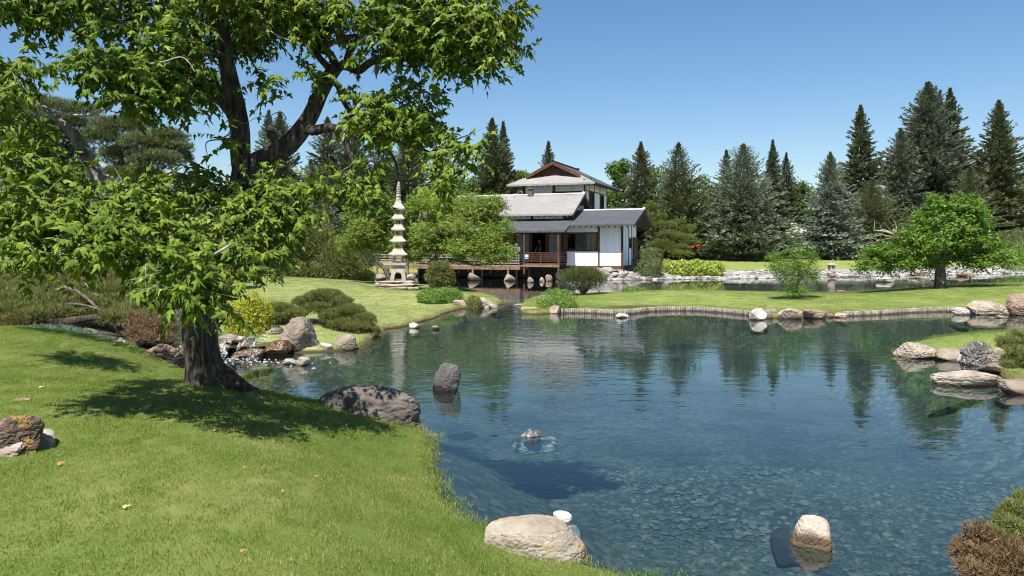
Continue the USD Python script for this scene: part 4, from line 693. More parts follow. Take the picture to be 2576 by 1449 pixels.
# tower
T0, T1, V0, V1 = -8.80, -3.72, 4.0, 10.6
for a, b in ((T0 + .1, -6.42), (-6.20, T1 - .05)): HB('wall', a, b, V0, V0 + .12, 6.50 if a > -7 else 5.5, 7.35, mat_plaster)
HB('wall', -6.20, T1 - .05, V0 + .02, V0 + .12, 5.2, 5.6, mat_plaster)
for u in (T0, -6.31, T1 - .12): HB('post', u - .0, u + .17, V0 - .05, V0 + .1, 5.0, 7.3, mat_wood)
HB('lintel', -6.14, T1 - .12, V0 - .03, V0 + .1, 6.48, 6.56, mat_woodr)
tw = obj('window', cat_([bbox(-6.14, -3.85, V0 + .0, V0 + .08, 6.40, 6.48), bbox(-4.95, -4.88, V0, V0 + .08, 5.6, 6.4)]), mat_woodr, house)
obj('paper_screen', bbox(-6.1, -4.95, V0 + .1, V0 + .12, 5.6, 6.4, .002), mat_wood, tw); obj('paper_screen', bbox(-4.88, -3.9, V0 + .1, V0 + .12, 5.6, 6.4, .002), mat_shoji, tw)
def swall(v0, v1, z0, z1): HB('wall', T1 - .12, T1, v0, v1, z0, z1, mat_plaster)
swall(V0 + .12, 5.0, 4.6, 7.3); swall(5.0, 6.5, 6.62, 7.3); swall(6.5, 8.4, 4.6, 7.3); swall(8.4, 9.7, 6.55, 7.3); swall(9.7, V1, 4.6, 7.3); swall(5.0, 6.5, 4.0, 4.9); swall(8.4, 9.7, 4.0, 4.7)
for a, b, z0, z1 in ((5.0, 6.5, 4.9, 6.55), (8.4, 9.7, 4.7, 6.48)):
    w_ = obj('window', cat_([bbox(T1 - .10, T1 + .02, a, a + .10, z0, z1 + .07), bbox(T1 - .10, T1 + .02, b - .10, b, z0, z1 + .07), bbox(T1 - .10, T1 + .02, a + .1, b - .1, z1, z1 + .07)]), mat_woodr, house)
    obj('pane', bbox(T1 - .05, T1 - .04, a + .1, b - .1, z0, z1, .002), mat_pane, w_); obj('paper_screen', bbox(T1 - .30, T1 - .28, a + .1, b - .1, z0, z1, .002), mat_shoji, w_); obj('mullion', bbox(T1 - .07, T1, (a + b) / 2 - .03, (a + b) / 2 + .03, z0, z1), mat_woodr, w_)
for v in (4.9, 6.5, 8.3, V1 - .09): HB('post', T1 - .1, T1 + .03, v, v + .09, 4.2, 7.3, mat_wood)
HB('rail_beam', T1 - .09, T1 + .025, V0 + .1, V1, 6.58, 6.66, mat_wood)
HB('wall', T0, T0 + .1, V0 + .1, V1, 4.5, 7.3, mat_plaster); HB('wall', T0, T1 - .12, V1 - .1, V1, 4.5, 7.3, mat_plaster)
RC, RZ, SL = -6.28, 8.86, .493
tz = lambda u, v: RZ - SL * abs(u - RC)
ex = 3.55; ez = tz(RC + ex, 0); gb = 2.08
roofp('roof', [(RC, 3.72), (RC + gb + .12, 3.72), (RC + gb, 4.12), (RC + ex, 3.0), (RC + ex, 11.6), (RC, 10.8)], tz, mat_sh_dk2, label='dark shingle right side plane of the upper roof')
roofp('roof', [(RC, 3.72), (RC, 10.8), (RC - ex, 11.6), (RC - ex, 3.0), (RC - gb, 4.12), (RC - gb - .12, 3.72)], tz, mat_sh_dk2)
fz = lambda u, v: ez + (tz(RC + gb, 0) - ez) * (v - 3.0) / 1.12
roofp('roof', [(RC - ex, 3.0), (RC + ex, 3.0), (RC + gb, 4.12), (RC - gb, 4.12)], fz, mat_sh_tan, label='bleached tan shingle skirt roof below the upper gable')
obj('gable_boards', prism(0, .06, [(-gb + .0, tz(RC + gb, 0) - .1), (gb, tz(RC + gb, 0) - .1), (0, RZ - .15)]), mat_wood, house).AddTransformOp().Set(Gf.Matrix4d(0, -1, 0, 0, 1, 0, 0, 0, 0, 0, 1, 0, RC, 4.15, 0, 1))
obj('gable_slats', cat_([bbox(RC + u - .02, RC + u + .02, 4.05, 4.09, tz(RC + gb, 0) - .05, tz(RC + u, 0) - .16, .004) for u in np.arange(-1.9, 1.95, .17)]), mat_wood, house, kind='stuff')
for sg_ in (-1, 1): obj('barge_board', bar((RC, 3.70, RZ - .10), (RC + sg_ * (gb + .12), 3.70, tz(RC + gb + .12, 0) - .10), .06, .24), mat_woodr, house)
obj('ridge_cap', cat_([bbox(RC - .12, RC + .12, 3.66, 10.9, RZ - .02, RZ + .09), bbox(RC - .09, RC + .09, 3.60, 3.75, RZ + .09, RZ + .16), bbox(RC - .09, RC + .09, 10.75, 10.95, RZ + .09, RZ + .2)]), mat_sh_dk, house)
obj('rafter_tail', cat_([bar((u, 3.05, fz(0, 3.05) - .2), (u, 4.0, fz(0, 4.0) - .2), .08, .11) for u in np.arange(RC - 3.3, RC + 3.4, .45)] + [bar((RC + ex - .06, v, ez - .17), (T1, v, tz(T1, 0) - .2), .08, .11) for v in np.arange(3.4, 11.4, .45)]), mat_wood, house, kind='stuff')
obj('downpipe', bar((T1 + .02, V0 - .08, 5.6), (T1 + .02, V0 - .08, 7.1), .06), mat_ridge, house)

# walkway on posts left of the veranda
wk = thing('walkway', 'raised timber walkway with slatted railing over the water left of the house', 'walkway', (7.67, 53.0, 0), -ROT)
for k in range(9): obj('deck_board', bbox(-18.1, -6.6, -2.60 + k * .17, -2.44 + k * .17, .90, .95), mat_woodg, wk)
obj('edge_beam', bbox(-18.1, -6.6, -2.68, -2.60, .66, .93), mat_woodb, wk); obj('edge_beam', bbox(-18.1, -6.6, -1.02, -.94, .66, .93), mat_woodb, wk)
for u in (-18.0, -15.4, -12.8, -10.15, -7.45):
    obj('post', bbox(u - .075, u + .075, -2.78, -2.685, .0, .95 if u > -14 else 1.6), mat_woodb, wk); obj('post', bbox(u - .07, u + .07, -1.1, -1.03, -.9, .9), mat_woodb, wk)
for p, q in (((-18, -2.62), (-6.65, -2.62)), ((-18, -1.0), (-6.65, -1.0))):
    for k in range(4): obj('rail', bar((p[0], p[1], 1.12 + k * .19), (q[0], q[1], 1.12 + k * .19), .045, .10 if k == 3 else .075), mat_woodg, wk)
    for u in np.arange(-17.9, -6.6, 1.13): obj('baluster', bbox(u - .035, u + .035, p[1] + .03, p[1] + .09, .95, 1.68), mat_woodg, wk)

# ------------------------------------------------------------------ vegetation builders
def lobe(cx, cy, rx, ry, D, rd=None):
    k = D / FP; return (at(cx, cy, D), np.array([rx * k, (rd if rd is not None else rx * k * .9), ry * k]))
def inlobes(r, lobes, n, power=.45):
    w = np.array([l[1][0] * l[1][2] + l[1][1] * l[1][2] + l[1][0] * l[1][1] for l in lobes]); idx = r.choice(len(lobes), n, p=w / w.sum())
    C = np.array([l[0] for l in lobes])[idx]; Rr = np.array([l[1] for l in lobes])[idx]; d = rdir(r, n)
    rad = r.random(n) ** power; lump = 1 + .45 * (meshkit.noise(d * 2.2 + C * 1.7, 3) - .5) + .25 * (meshkit.noise(d * 5.5 + C * 3, 8) - .5)
    return C + d * Rr * (rad * lump)[:, None], unit(d / Rr), rad
def clump(r, lobes, k=6, s=.48, off=.62):
    out = []
    for c, R_ in lobes:
        for d in rdir(r, k): out.append((c + d * R_ * off * r.uniform(.7, 1.15), R_ * s * r.uniform(.7, 1.2, 3)))
    return out
def crown(r, lobes, n, size, T=T_OVAL, droop=.35, up=.5, power=.45, jit=.8, skin=False):
    P, O, _ = inlobes(r, lobes, n, power)
    if skin:
        A = rdir(r, n); A = A - O * (A * O).sum(1, keepdims=True) + O * .45 + [0, 0, .2]; return leaves(P, A, O + [0, 0, .5] + r.normal(size=(n, 3)) * .35, size * r.uniform(.65, 1.3, n), T)
    A = O + r.normal(size=(n, 3)) * .9 - [0, 0, droop]; N = np.array([0, 0, up]) + O * .7 + r.normal(size=(n, 3)) * jit * .6
    return leaves(P, A, N, size * r.uniform(.65, 1.3, n), T)
def twigs(r, lobes, n, L, per, size, T, power=.5, droop=.35, spread=1.0, up=.10):
    """leafy shoots: leaves in pairs along short drooping twigs"""
    P, O, _ = inlobes(r, lobes, n, power); d = unit(O * [1, 1, .45] + r.normal(size=(n, 3)) * .5 + [0, 0, up]); ln = L * r.uniform(.6, 1.3, n)
    t = (np.arange(per) + .6) / per; side = np.where(np.arange(per) % 2, 1., -1.)
    s = unit(np.cross(d, [0, 0, 1.0]) + 1e-6)
    Q = P[:, None] + d[:, None] * (t[None, :, None] * ln[:, None, None]) - np.array([0, 0, 1.0]) * (t ** 2)[None, :, None] * ln[:, None, None] * .25
    A = d[:, None] * .5 + s[:, None] * (side * spread)[None, :, None] * .8 + r.normal(size=(n, per, 3)) * .45 - np.array([0, 0, droop])
    N = np.array([0, 0, .45]) + (O * [1, 1, .4])[:, None] * .75 + np.array([-.12, -.28, 0]) * .0 + r.normal(size=(n, per, 3)) * .55
    S = size * r.uniform(.5, 1.35, (n, per))
    return Q.reshape(-1, 3), A.reshape(-1, 3), N.reshape(-1, 3), S.ravel(), P, d, ln
def limbs(r, base, tips, r0, r1=.012, wig=.12, sides=6):
    ms = []
    for t in tips:
        t = np.asarray(t, float); b = np.asarray(base, float); m1 = b + (t - b) * .35 + r.normal(size=3) * wig + [0, 0, .12 * np.linalg.norm(t - b)]; m2 = b + (t - b) * .7 + r.normal(size=3) * wig
        ms.append(tube([b, m1, m2, t], [r0, r0 * .7, r0 * .4, r1], sides, 4, cap=False))
    return cat_(ms)
def treething(name, label, base, group=None, cat='tree'):
    return thing(name, label, cat, base, 0, group)
def shift(m, b): return np.asarray(m[0]) - np.asarray(b), m[1]

# ---- spruces
def spruce(label, tx, ty, by, half, D, mat, seed, dens=1.0, tips=None, droop=-.12, cones=None, base_y=None, group='spruces behind the garden', power=.85, name='spruce_tree'):
    r = rng(seed); x = X(tx, D); zb = float(H(x, D)[0]) - .05; Ht = Z(ty, D) - zb; Rm = half * 1.36 / FP * D; b = np.array([x, D, zb])
    t = treething(name, label, b, group)
    obj('trunk', tube([(0, 0, 0), (.05, 0, Ht * .5), (0, 0, Ht * .97)], [.018 * Ht, .010 * Ht, .015], 8, 4), mat_barkd, t)
    nb = int(330 * dens); zz = Ht * (.03 + .96 * (np.arange(nb) + r.random(nb)) / nb) ; f = zz / Ht
    L = Rm * ((1 - f) ** power * r.uniform(.55, 1.12, nb) * (1 + .22 * np.sin(f * 19 + seed) * (1 - f)) * np.minimum(1, (1 - f) / .14) ** .6 + .012); az = np.arange(nb) * 2.4 + r.normal(size=nb) * .4
    el = droop + .75 * f ** 2.2 + r.normal(size=nb) * .07
    dx = np.stack([np.cos(az), np.sin(az), 0 * az], 1); P, A, S = [], [], []
    per = 19
    for k in range(2):
        tt = ((np.arange(per) + .5 + .5 * k) / per)[None, :]; tt = np.broadcast_to(tt, (nb, per))
        s = np.where((np.arange(per) + k) % 2, 1., -1.)[None, :]
        lat = np.stack([-np.sin(az), np.cos(az), 0 * az], 1)
        w = .34 * (1 - tt) ** .7 * L[:, None] * r.uniform(.1, 1.0, (nb, per))
        pos = dx[:, None] * (tt * L[:, None] * np.cos(el)[:, None])[..., None] + lat[:, None] * (s * w)[..., None]
        pos[..., 2] += zz[:, None] + tt * L[:, None] * np.sin(el)[:, None] + .10 * L[:, None] * (tt ** 2) - .10 * w + r.normal(size=(nb, per)) * .05
        a = dx[:, None] * .8 + lat[:, None] * (s * .75 * (1 - .5 * tt))[..., None] + np.stack([0 * tt, 0 * tt, el[:, None] * .7 - .12 + .35 * tt], -1) + r.normal(size=(nb, per, 3)) * .18
        P.append(pos.reshape(-1, 3)); A.append(a.reshape(-1, 3)); S.append((.40 + .06 * L[:, None] + 0 * tt).ravel() * r.uniform(.7, 1.3, nb * per) * Ht / 17 * 1.25)
    P, A, S = np.vstack(P), np.vstack(A), np.concatenate(S)
    keep = r.random(len(P)) < .9; P, A, S = P[keep], A[keep], S[keep]
    S = np.maximum(S, .22) * np.clip(.30 + 1.0 * (1 - P[:, 2] / Ht), .34, 1.0)
    N = np.array([0, 0, .55]) + unit(P * [1, 1, 0]) * .7 + r.normal(size=(len(P), 3)) * .5
    obj('crown', leaves(P, A, N, S, T_SPRAY), mat, t)
    if cones:
        k = P[:, 2] > Ht * .72; q = P[k][::5]; obj('cones', leaves(q, np.tile([0, 0, -1.0], (len(q), 1)) + r.normal(size=(len(q), 3)) * .2, r.normal(size=(len(q), 3)), .22, T_SPRAY), mat_spruce_y, t, kind='stuff')
    return t
G = 'spruces behind the garden'
SP = [(2165, 262, 0, 66, 96, mat_spruce, 1.1, 0, 'dark green spruce with a narrow top left of the tallest spruces'), (2335, 205, 0, 105, 97, mat_blue, 1.5, 1, 'tallest grey green spruce on the right behind the wide leafy tree'),
      (2390, 219, 0, 82, 99, mat_spruce, 1.1, 0, 'tall spruce tip just right of the tallest spruce'), (2364, 225, 0, 52, 102, mat_blue, .8, 0, 'narrow spruce tip wedged between the two tallest spruces'), (2266, 321, 0, 92, 95, mat_blue, 1.1, 1, 'shorter spruce on the left shoulder of the tallest spruce'),
      (2513, 250, 0, 72, 92, mat_spruce, 1.2, 0, 'tall dark spruce near the right edge of the picture'), (2089, 381, 0, 78, 86, mat_silver, 1.3, 1, 'broad silvery blue spruce with brown cones on its top'), (2600, 372, 0, 90, 94, mat_spruce, 1.1, 0, 'spruce half cut off by the right picture edge'),
      (2440, 420, 0, 95, 90, mat_spruce, 1.0, 0, 'dark spruce low behind the wide leafy tree'), (2196, 452, 0, 92, 90, mat_spruce, 1.0, 0, 'low dark spruce between the silvery blue and the tallest spruces'),
      (1612, 356, 0, 78, 84, mat_spruce, 1.2, 1, 'first spruce right of the house roof'), (1707, 358, 0, 84, 82, mat_spruce, 1.0, 0, 'dark spruce with raised side arms behind the cloud pruned pine'), (1827, 376, 0, 52, 93, mat_spruce, .9, 0, 'slim spruce tip left of the silvery green spruce'),
      (1870, 362, 0, 96, 80, mat_silver2, 1.5, 0, 'full silvery green spruce reaching the lawn left of the white building'), (1944, 350, 0, 44, 88, mat_blue, 1.2, 1, 'spruce with cone laden tip beside the white building'), (1978, 383, 0, 40, 109, mat_spruce, .9, 0, 'small spruce tip right of the cone laden one'),
      (1380, 353, 0, 50, 96, mat_blue, .8, 1, 'small spruce tip directly behind the upper house roof'), (1238, 296, 0, 62, 84, mat_spruce, 1.2, 0, 'dense spruce left of the house roof'), (1266, 303, 0, 50, 86, mat_spruce, .9, 0, 'second top of the dense spruce pair left of the house'),
      (1027, 326, 0, 88, 72, mat_spruce, 1.3, 1, 'broad spruce behind the stone pagoda'), (884, 283, 0, 92, 68, mat_spruce, 1.2, 0, 'spruce seen through the maple branches left of the pagoda'), (824, 293, 0, 74, 74, mat_spruce, 1.0, 0, 'spruce top behind the right maple limb'), (964, 318, 0, 74, 78, mat_blue, 1.0, 0, 'bluish spruce between the pagoda and the maple limb'),
      (704, 280, 0, 80, 70, mat_spruce, 1.1, 0, 'spruce right of the main maple trunk'), (676, 276, 0, 62, 76, mat_blue, .9, 0, 'spruce tip hidden behind the main maple trunk'), (1120, 372, 0, 74, 82, mat_spruce, .9, 0, 'low spruce right of the pagoda tip'), (782, 400, 0, 84, 64, mat_blue, 1.0, 0, 'low silvery spruce behind the lower maple leaves')]
for k, (tx, ty, _, hw, D, m_, dn, cn, lab) in enumerate(SP): spruce(lab, tx, ty, 0, hw, D, m_, 500 + k, dn, cones=cn, droop=[-.10, .05, -.15, .12][k % 4], power=[.74, .64, .82, .70][k % 4])

# ---- far deciduous trees
def leafy(label, base_px, lobes, n, size, mat, seed, D, trunk_r=.15, T=T_OVAL, name='leafy_tree', group=None, bark=mat_barkd, power=.45, nl=10, shoots=None, hide=0.0, basez=None):
    r = rng(seed); x = X(base_px, D); zb = float(H(x, D)[0]) - .05 if basez is None else basez; b = np.array([x, D, zb]); lb = [lobe(*l) for l in lobes]
    t = treething(name, label, b, group); c = np.mean([l[0] for l in lb], 0); fork = b + np.array([(c[0] - b[0]) * .25, (c[1] - b[1]) * .2, (c[2] - zb) * .5])
    tips = [l[0] + (rdir(r, 1)[0] * l[1] * .5) for l in lb for _ in range(max(1, nl // len(lb)))]
    obj('trunk', tube([(0, 0, 0), (fork - b) * .5 + r.normal(size=3) * trunk_r * .4, fork - b], [trunk_r * 1.3, trunk_r, trunk_r * .8], 10, 4, ridge=.15, seed=seed), bark, t, smooth=True)
    obj('limbs', shift(limbs(r, fork, tips, trunk_r * .6, wig=trunk_r * 2), b), bark, t, smooth=True)
    lb = clump(r, lb, 7, .46, .68)
    if shoots:
        Q, A, N, S, *_ = twigs(r, lb, n // shoots, size * 3.2, shoots, size, T, power); m = leaves(Q, A, N, S, T)
    else: m = crown(r, lb, n, size, T, power=power)
    obj('crown', shift(m, b), mat, t)
    return t
for k, (px, D, lb, lab) in enumerate([(1556, 100, [(1556, 430, 32, 34, 100), (1560, 480, 40, 40, 100), (1540, 520, 40, 50, 100)], 'round green tree peeking out right of the upper house roof'), (1300, 110, [(1305, 455, 40, 30, 110), (1270, 480, 40, 30, 110), (1340, 470, 30, 25, 110)], 'pale green tree low behind the house left of the upper roof'),
        (1660, 104, [(1665, 470, 50, 50, 104), (1700, 520, 60, 60, 104), (1640, 530, 50, 50, 104)], 'green tree between the two spruces right of the house'), (1770, 104, [(1765, 480, 38, 42, 104), (1790, 540, 50, 60, 104), (1760, 590, 50, 50, 104)], 'green tree filling the gap left of the silvery green spruce'),
        (2010, 112, [(2000, 490, 40, 40, 112), (2040, 530, 50, 50, 112), (1990, 550, 40, 40, 112)], 'green tree behind the white building'), (2420, 112, [(2400, 540, 70, 60, 112), (2470, 560, 60, 60, 112), (2300, 560, 80, 60, 112)], 'green tree deep behind the wide leafy tree'),
        (1170, 104, [(1150, 480, 50, 40, 104), (1200, 490, 50, 40, 104), (1100, 500, 60, 40, 104)], 'pale green tree low behind the walkway'), (2560, 104, [(2560, 560, 60, 70, 104), (2620, 520, 60, 70, 104)], 'green tree behind the clipped mounds at the right edge')]):
    leafy(lab, px, lb, 7500, .42, mat_decid, 600 + k, D, .3, power=.55)
# far tree line that closes the view
r = rng(77); V = []
for k in range(46):
    x = -125 + 250 * k / 45 + r.normal() * 1.5; D = r.uniform(128, 150); V.append(((np.array([x, D, 3.2 + r.uniform(0, 1.5)])), np.array([5.0, 3.5, 3.8 + r.uniform(0, 1.8)])))
obj('tree_line', crown(r, V, 42000, .8, T_OVAL, power=.6), mat_decid, label='distant belt of green trees closing the garden', cat=None, kind='stuff')

# ---- Scots pines on the left
def pads(r, lobes, n, size, T=T_TUFT, up=1.0, power=.35):
    P, O, rad = inlobes(r, lobes, n, power); k = r.random(n) < np.clip(.65 + O[:, 2], .18, 1); P, O = P[k], O[k]
    A = O * .9 + np.array([0, 0, up]) * .8 + r.normal(size=P.shape) * .45
    return leaves(P, A, r.normal(size=P.shape), size * r.uniform(.7, 1.25, len(P)), T)
def pine(label, base_px, D, lobes, n, size, mat, seed, tr, fork, name='pine_tree', bark=mat_barkp, T=T_TUFT, basez=None, cat='tree', group=None, power=.35, lean=None):
    r = rng(seed); b = np.array([X(base_px, D), D, (float(H(X(base_px, D), D)[0]) if basez is None else basez) - .05]); lb = [lobe(*l) for l in lobes]; t = treething(name, label, b, group, cat)
    f = at(*fork, D); mid = (b + f) / 2 + r.normal(size=3) * tr * .8
    obj('trunk', shift(tube([b, mid, f], [tr, tr * .8, tr * .6], 10, 5, ridge=.12, seed=seed), b), bark, t, smooth=True)
    tips = [l[0] - [0, 0, l[1][2] * .6] for l in lb] + [l[0] + rdir(r, 1)[0] * l[1] * [.8, .8, .2] - [0, 0, l[1][2] * .5] for l in lb]
    obj('branches', shift(cat_([limbs(r, f + (b - f) * r.uniform(0, .5), [tp], tr * .45, wig=tr * 1.2) for tp in tips]), b), bark, t, smooth=True)
    obj('needles', shift(pads(r, lb, n, size, T, power=power), b), mat, t)
    return t
pine('scots pine with flat grey green pads and orange limbs at the upper left', 343, 44, [(300, 322, 60, 26, 44), (343, 308, 40, 22, 45), (355, 362, 50, 28, 43), (420, 345, 48, 22, 44), (432, 375, 48, 24, 44), (392, 405, 62, 24, 43), (310, 395, 60, 26, 45), (330, 440, 70, 24, 45), (455, 400, 30, 18, 45), (250, 350, 50, 30, 46)], 26000, .26, mat_pine, 700, .26, (343, 410))
pine('second grey green pine half hidden at the far left behind the maple', 120, 46, [(110, 275, 85, 32, 46), (40, 300, 60, 36, 46), (165, 318, 70, 30, 47), (60, 400, 80, 40, 45), (140, 440, 90, 40, 46), (30, 450, 70, 40, 46), (100, 350, 90, 40, 47), (210, 285, 45, 26, 48), (180, 395, 60, 30, 48)], 26000, .26, mat_pine, 701, .30, (112, 420))
pine('pine with an orange trunk at the extreme left edge', -20, 50, [(0, 250, 70, 40, 50), (-40, 330, 80, 50, 50), (20, 380, 80, 40, 50), (-20, 460, 90, 50, 50)], 12000, .28, mat_pine, 702, .3, (-10, 400))
# dark filling shrubs behind the maple's lower leaves
def bush(label, lobes, n, size, mat, seed, name='shrub', T=T_OVAL, cat='shrub', group=None, power=.3, core=mat_barkd, up=.6, base=None, stems=5, pad=False, cl=0):
    r = rng(seed); lb = [lobe(*l) for l in lobes]; c = np.mean([l[0] for l in lb], 0); zb = float(H(c[0], c[1])[0])
    if cl: lb = clump(r, lb, cl, .5, .7)
    if base is not None: b = np.array([X(base[0], base[2]), base[2], zb if base[1] is None else base[1]])
    else: b = np.array([c[0], c[1], zb])
    t = thing(name, label, cat, b, 0, group)
    tips = [l[0] + rdir(r, 1)[0] * l[1] * .55 for l in lb for _ in range(max(1, stems // len(lb) + 1))]
    obj('stems', shift(limbs(r, b - [0, 0, .05], tips, .025 + .006 * np.linalg.norm(lb[0][1]), .008, wig=.05, sides=5), b), core, t)
    m = pads(r, lb, n, size, T, up=.6, power=power) if pad else crown(r, lb, n, size, T, power=power, skin=True)
    v = m[0] - b; k = v[:, 2]; v[:, 2] = np.where(k < 0, k * .2, k)
    obj('foliage', (v, m[1]), mat, t)
    return t
def mound(label, x0, x1, yt, yb, n, size, mat, seed, D=None, name='clipped_mound', rd=None, T=T_OVAL, pad=False, cat='shrub', group=None, power=.22):
    cx = (x0 + x1) / 2
    if D is None: D = hit(cx, yb) + (x1 - x0) / 2 / FP * hit(cx, yb) * .5
    return bush(label, [(cx, yb - (yb - yt) * .28, (x1 - x0) / 2 * .97, (yb - yt) * .70, D, rd)], n, size, mat, seed, name=name, T=T, pad=pad, cat=cat, group=group, power=power)
bush('big dark juniper mass left of the pagoda across the channel', [(700, 640, 75, 62, 41), (780, 630, 80, 75, 42), (850, 655, 52, 52, 41), (740, 580, 50, 50, 43), (800, 590, 40, 40, 43), (660, 668, 60, 40, 40), (730, 682, 60, 28, 40), (800, 685, 60, 26, 40.5), (860, 688, 40, 24, 41)], 40000, .16, mat_mugo, 720, 'juniper', T_TUFT2, power=.4)
bush('dark hedge of conifers behind the lower maple leaves', [(60, 560, 140, 90, 36), (240, 570, 140, 80, 37), (420, 580, 140, 90, 38), (560, 600, 110, 90, 38), (640, 560, 80, 80, 40), (150, 480, 130, 60, 40), (480, 500, 80, 60, 42)], 30000, .2, mat_hedge, 721, 'hedge', T_TUFT2, 'hedge', power=.4)
bush('dark drooping shrub under the willowy tree beside the pagoda', [(1105, 690, 36, 34, 36), (1120, 702, 26, 24, 36)], 6000, .12, mat_mugo, 722, 'shrub', T_TUFT2, power=.4)
bush('low dark junipers along the back of the stream under the maple', [(40, 692, 110, 26, 30, 1.0), (200, 690, 110, 28, 30, 1.0), (360, 690, 100, 28, 30, 1.0), (500, 690, 80, 26, 30, .9), (600, 690, 50, 22, 31, .8)], 22000, .13, mat_mugo, 724, 'juniper', T_TUFT2, power=.4, stems=10)
bush('dark shrub behind the pagoda beside the walkway', [(905, 655, 40, 40, 46), (870, 640, 40, 50, 47), (930, 640, 30, 34, 47)], 8000, .14, mat_mugo, 723, 'shrub', T_TUFT2, power=.4)
mound('bright green clipped mound on the back channel left of the pagoda', 896, 944, 677, 708, 3500, .09, mat_mound, 724, D=47)
# ---- the willowy trees by the pagoda
def stemmy(t, b, paths, bark): obj('limbs', shift(cat_([tube([at(*q[:3]) for q in p], [q[3] for q in p], 8, 4, ridge=.12, seed=i) for i, p in enumerate(paths)]), b), bark, t, smooth=True)
def willowy(label, base, trunk, paths, lobes, n, size, seed, mat=mat_peach, name='leaning_tree', per=7, bark=mat_barkd, T=T_SLIM, power=.5):
    r = rng(seed); b = gnd(*base) if len(base) == 2 else np.array([X(base[0], base[2]), base[2], float(H(X(base[0], base[2]), base[2])[0])]); t = treething(name, label, b)
    obj('trunk', shift(tube([b - [0, 0, .1]] + [at(*q[:3]) for q in trunk], [trunk[0][3] * 1.3] + [q[3] for q in trunk], 12, 5, ridge=.18, seed=seed), b), bark, t, smooth=True)
    stemmy(t, b, paths, bark); lb = [lobe(*l) for l in lobes]
    Q, A, N, S, P, d, ln = twigs(r, clump(r, lb, 6, .50, .66), n // per, size * 3.0, per, size, T, power, droop=.4, up=.75)
    obj('crown', shift(leaves(Q, A, N, S, T), b), mat, t); return t
willowy('leaning tree with slender yellow green leaves right of the pagoda', (1092, 700, 37.5), [(1088, 680, 37.5, .20), (1090, 655, 37.4, .16)], [[(1090, 655, 37.4, .14), (1150, 655, 37, .10), (1200, 630, 37, .07), (1230, 590, 37, .03)], [(1090, 655, 37.4, .12), (1110, 625, 37.3, .10), (1130, 570, 37.5, .05), (1120, 520, 37.5, .02)], [(1150, 655, 37, .08), (1220, 665, 36.6, .05), (1265, 630, 36.5, .02)], [(1110, 625, 37.3, .08), (1070, 570, 38, .05), (1060, 520, 38, .02)]],
        [(1085, 540, 68, 58, 38), (1150, 520, 70, 50, 38), (1080, 600, 55, 50, 37.5), (1150, 590, 80, 55, 37), (1225, 530, 55, 38, 37.5), (1235, 590, 48, 45, 37), (1180, 640, 60, 36, 36.5), (1262, 640, 32, 22, 36.5), (1240, 655, 34, 20, 36.5), (1050, 640, 34, 24, 37.5), (1110, 500, 40, 26, 38.5)], 78000, .15, 730)
willowy('leaning tree with slender green leaves left of the pagoda', (985, 700, 38.5), [(962, 670, 38.5, .10), (915, 640, 38.5, .08)], [[(915, 640, 38.5, .06), (895, 600, 38.5, .04), (900, 540, 38.6, .02)], [(930, 650, 38.5, .05), (945, 600, 38.7, .03), (960, 530, 38.8, .02)]],
        [(915, 530, 50, 38, 39), (960, 520, 42, 40, 39), (900, 590, 46, 50, 38.5), (955, 590, 44, 46, 38.8), (880, 620, 22, 24, 38.5), (990, 560, 30, 60, 39.2), (985, 610, 26, 30, 39)], 30000, .15, 731)
# ---- island planting
leafy('small upright bushy tree standing alone on the island lawn', 2008, [(1990, 690, 40, 36, 28.2), (2020, 670, 32, 40, 28.4), (2005, 640, 26, 30, 28.2), (1960, 665, 30, 22, 28.0), (2040, 640, 22, 30, 28.4), (2000, 720, 30, 24, 28.2), (1950, 645, 18, 14, 28.0), (2045, 690, 24, 20, 28.3)], 9500, .085, mat_smalltree, 740, 28.2, .035, T_SLIM, 'small_tree', power=.6, nl=16, shoots=6)
willowy('wide crowned green tree on the island with a short dark trunk', (2365, 716, 31.6), [(2366, 690, 31.6, .20), (2368, 660, 31.6, .16)], [[(2368, 660, 31.6, .12), (2330, 620, 31.4, .08), (2270, 600, 31.2, .05), (2200, 610, 31, .02)], [(2368, 660, 31.6, .13), (2385, 600, 31.7, .09), (2390, 540, 31.7, .03)], [(2368, 650, 31.6, .11), (2430, 620, 31.6, .07), (2490, 560, 31.7, .03)], [(2400, 630, 31.6, .06), (2470, 640, 31.5, .04), (2540, 650, 31.5, .02)]],
        [(2400, 515, 44, 28, 31.8), (2350, 512, 22, 16, 31.6), (2420, 540, 50, 24, 31.4), (2330, 555, 44, 26, 31.6), (2455, 555, 40, 28, 31.8), (2390, 580, 56, 28, 31.3), (2290, 600, 50, 24, 31.4), (2340, 615, 50, 24, 31.2), (2215, 645, 44, 18, 31.2), (2180, 668, 28, 11, 31.2), (2250, 640, 40, 20, 31.5), (2475, 605, 44, 26, 31.6), (2430, 620, 44, 24, 31.4), (2500, 650, 46, 20, 31.4), (2548, 655, 22, 14, 31.4), (2290, 660, 44, 20, 31.2), (2400, 645, 44, 22, 31.8), (2350, 660, 34, 18, 31.9), (2450, 665, 34, 16, 31.3), (2230, 675, 26, 10, 31.3)], 34000, .14, 741, mat_smalltree, 'wide_tree', T=T_OVAL, power=.5)
gp = (1465, 744); gd = 32.0
bush('globe shaped dense pine on thin stems at the left end of the island', [(1467, 700, 60, 24, gd, .95), (1440, 708, 34, 18, gd, .7), (1494, 708, 34, 18, gd, .7), (1466, 690, 44, 18, gd, .7)], 11000, .095, mat_hedge, 742, 'globe_pine', T_TUFT2, base=(1467, None, gd), stems=26, pad=True, power=.25)
mound('bright green spreading mound in front of the globe pine', 1345, 1456, 725, 785, 9000, .055, mat_mound, 743)
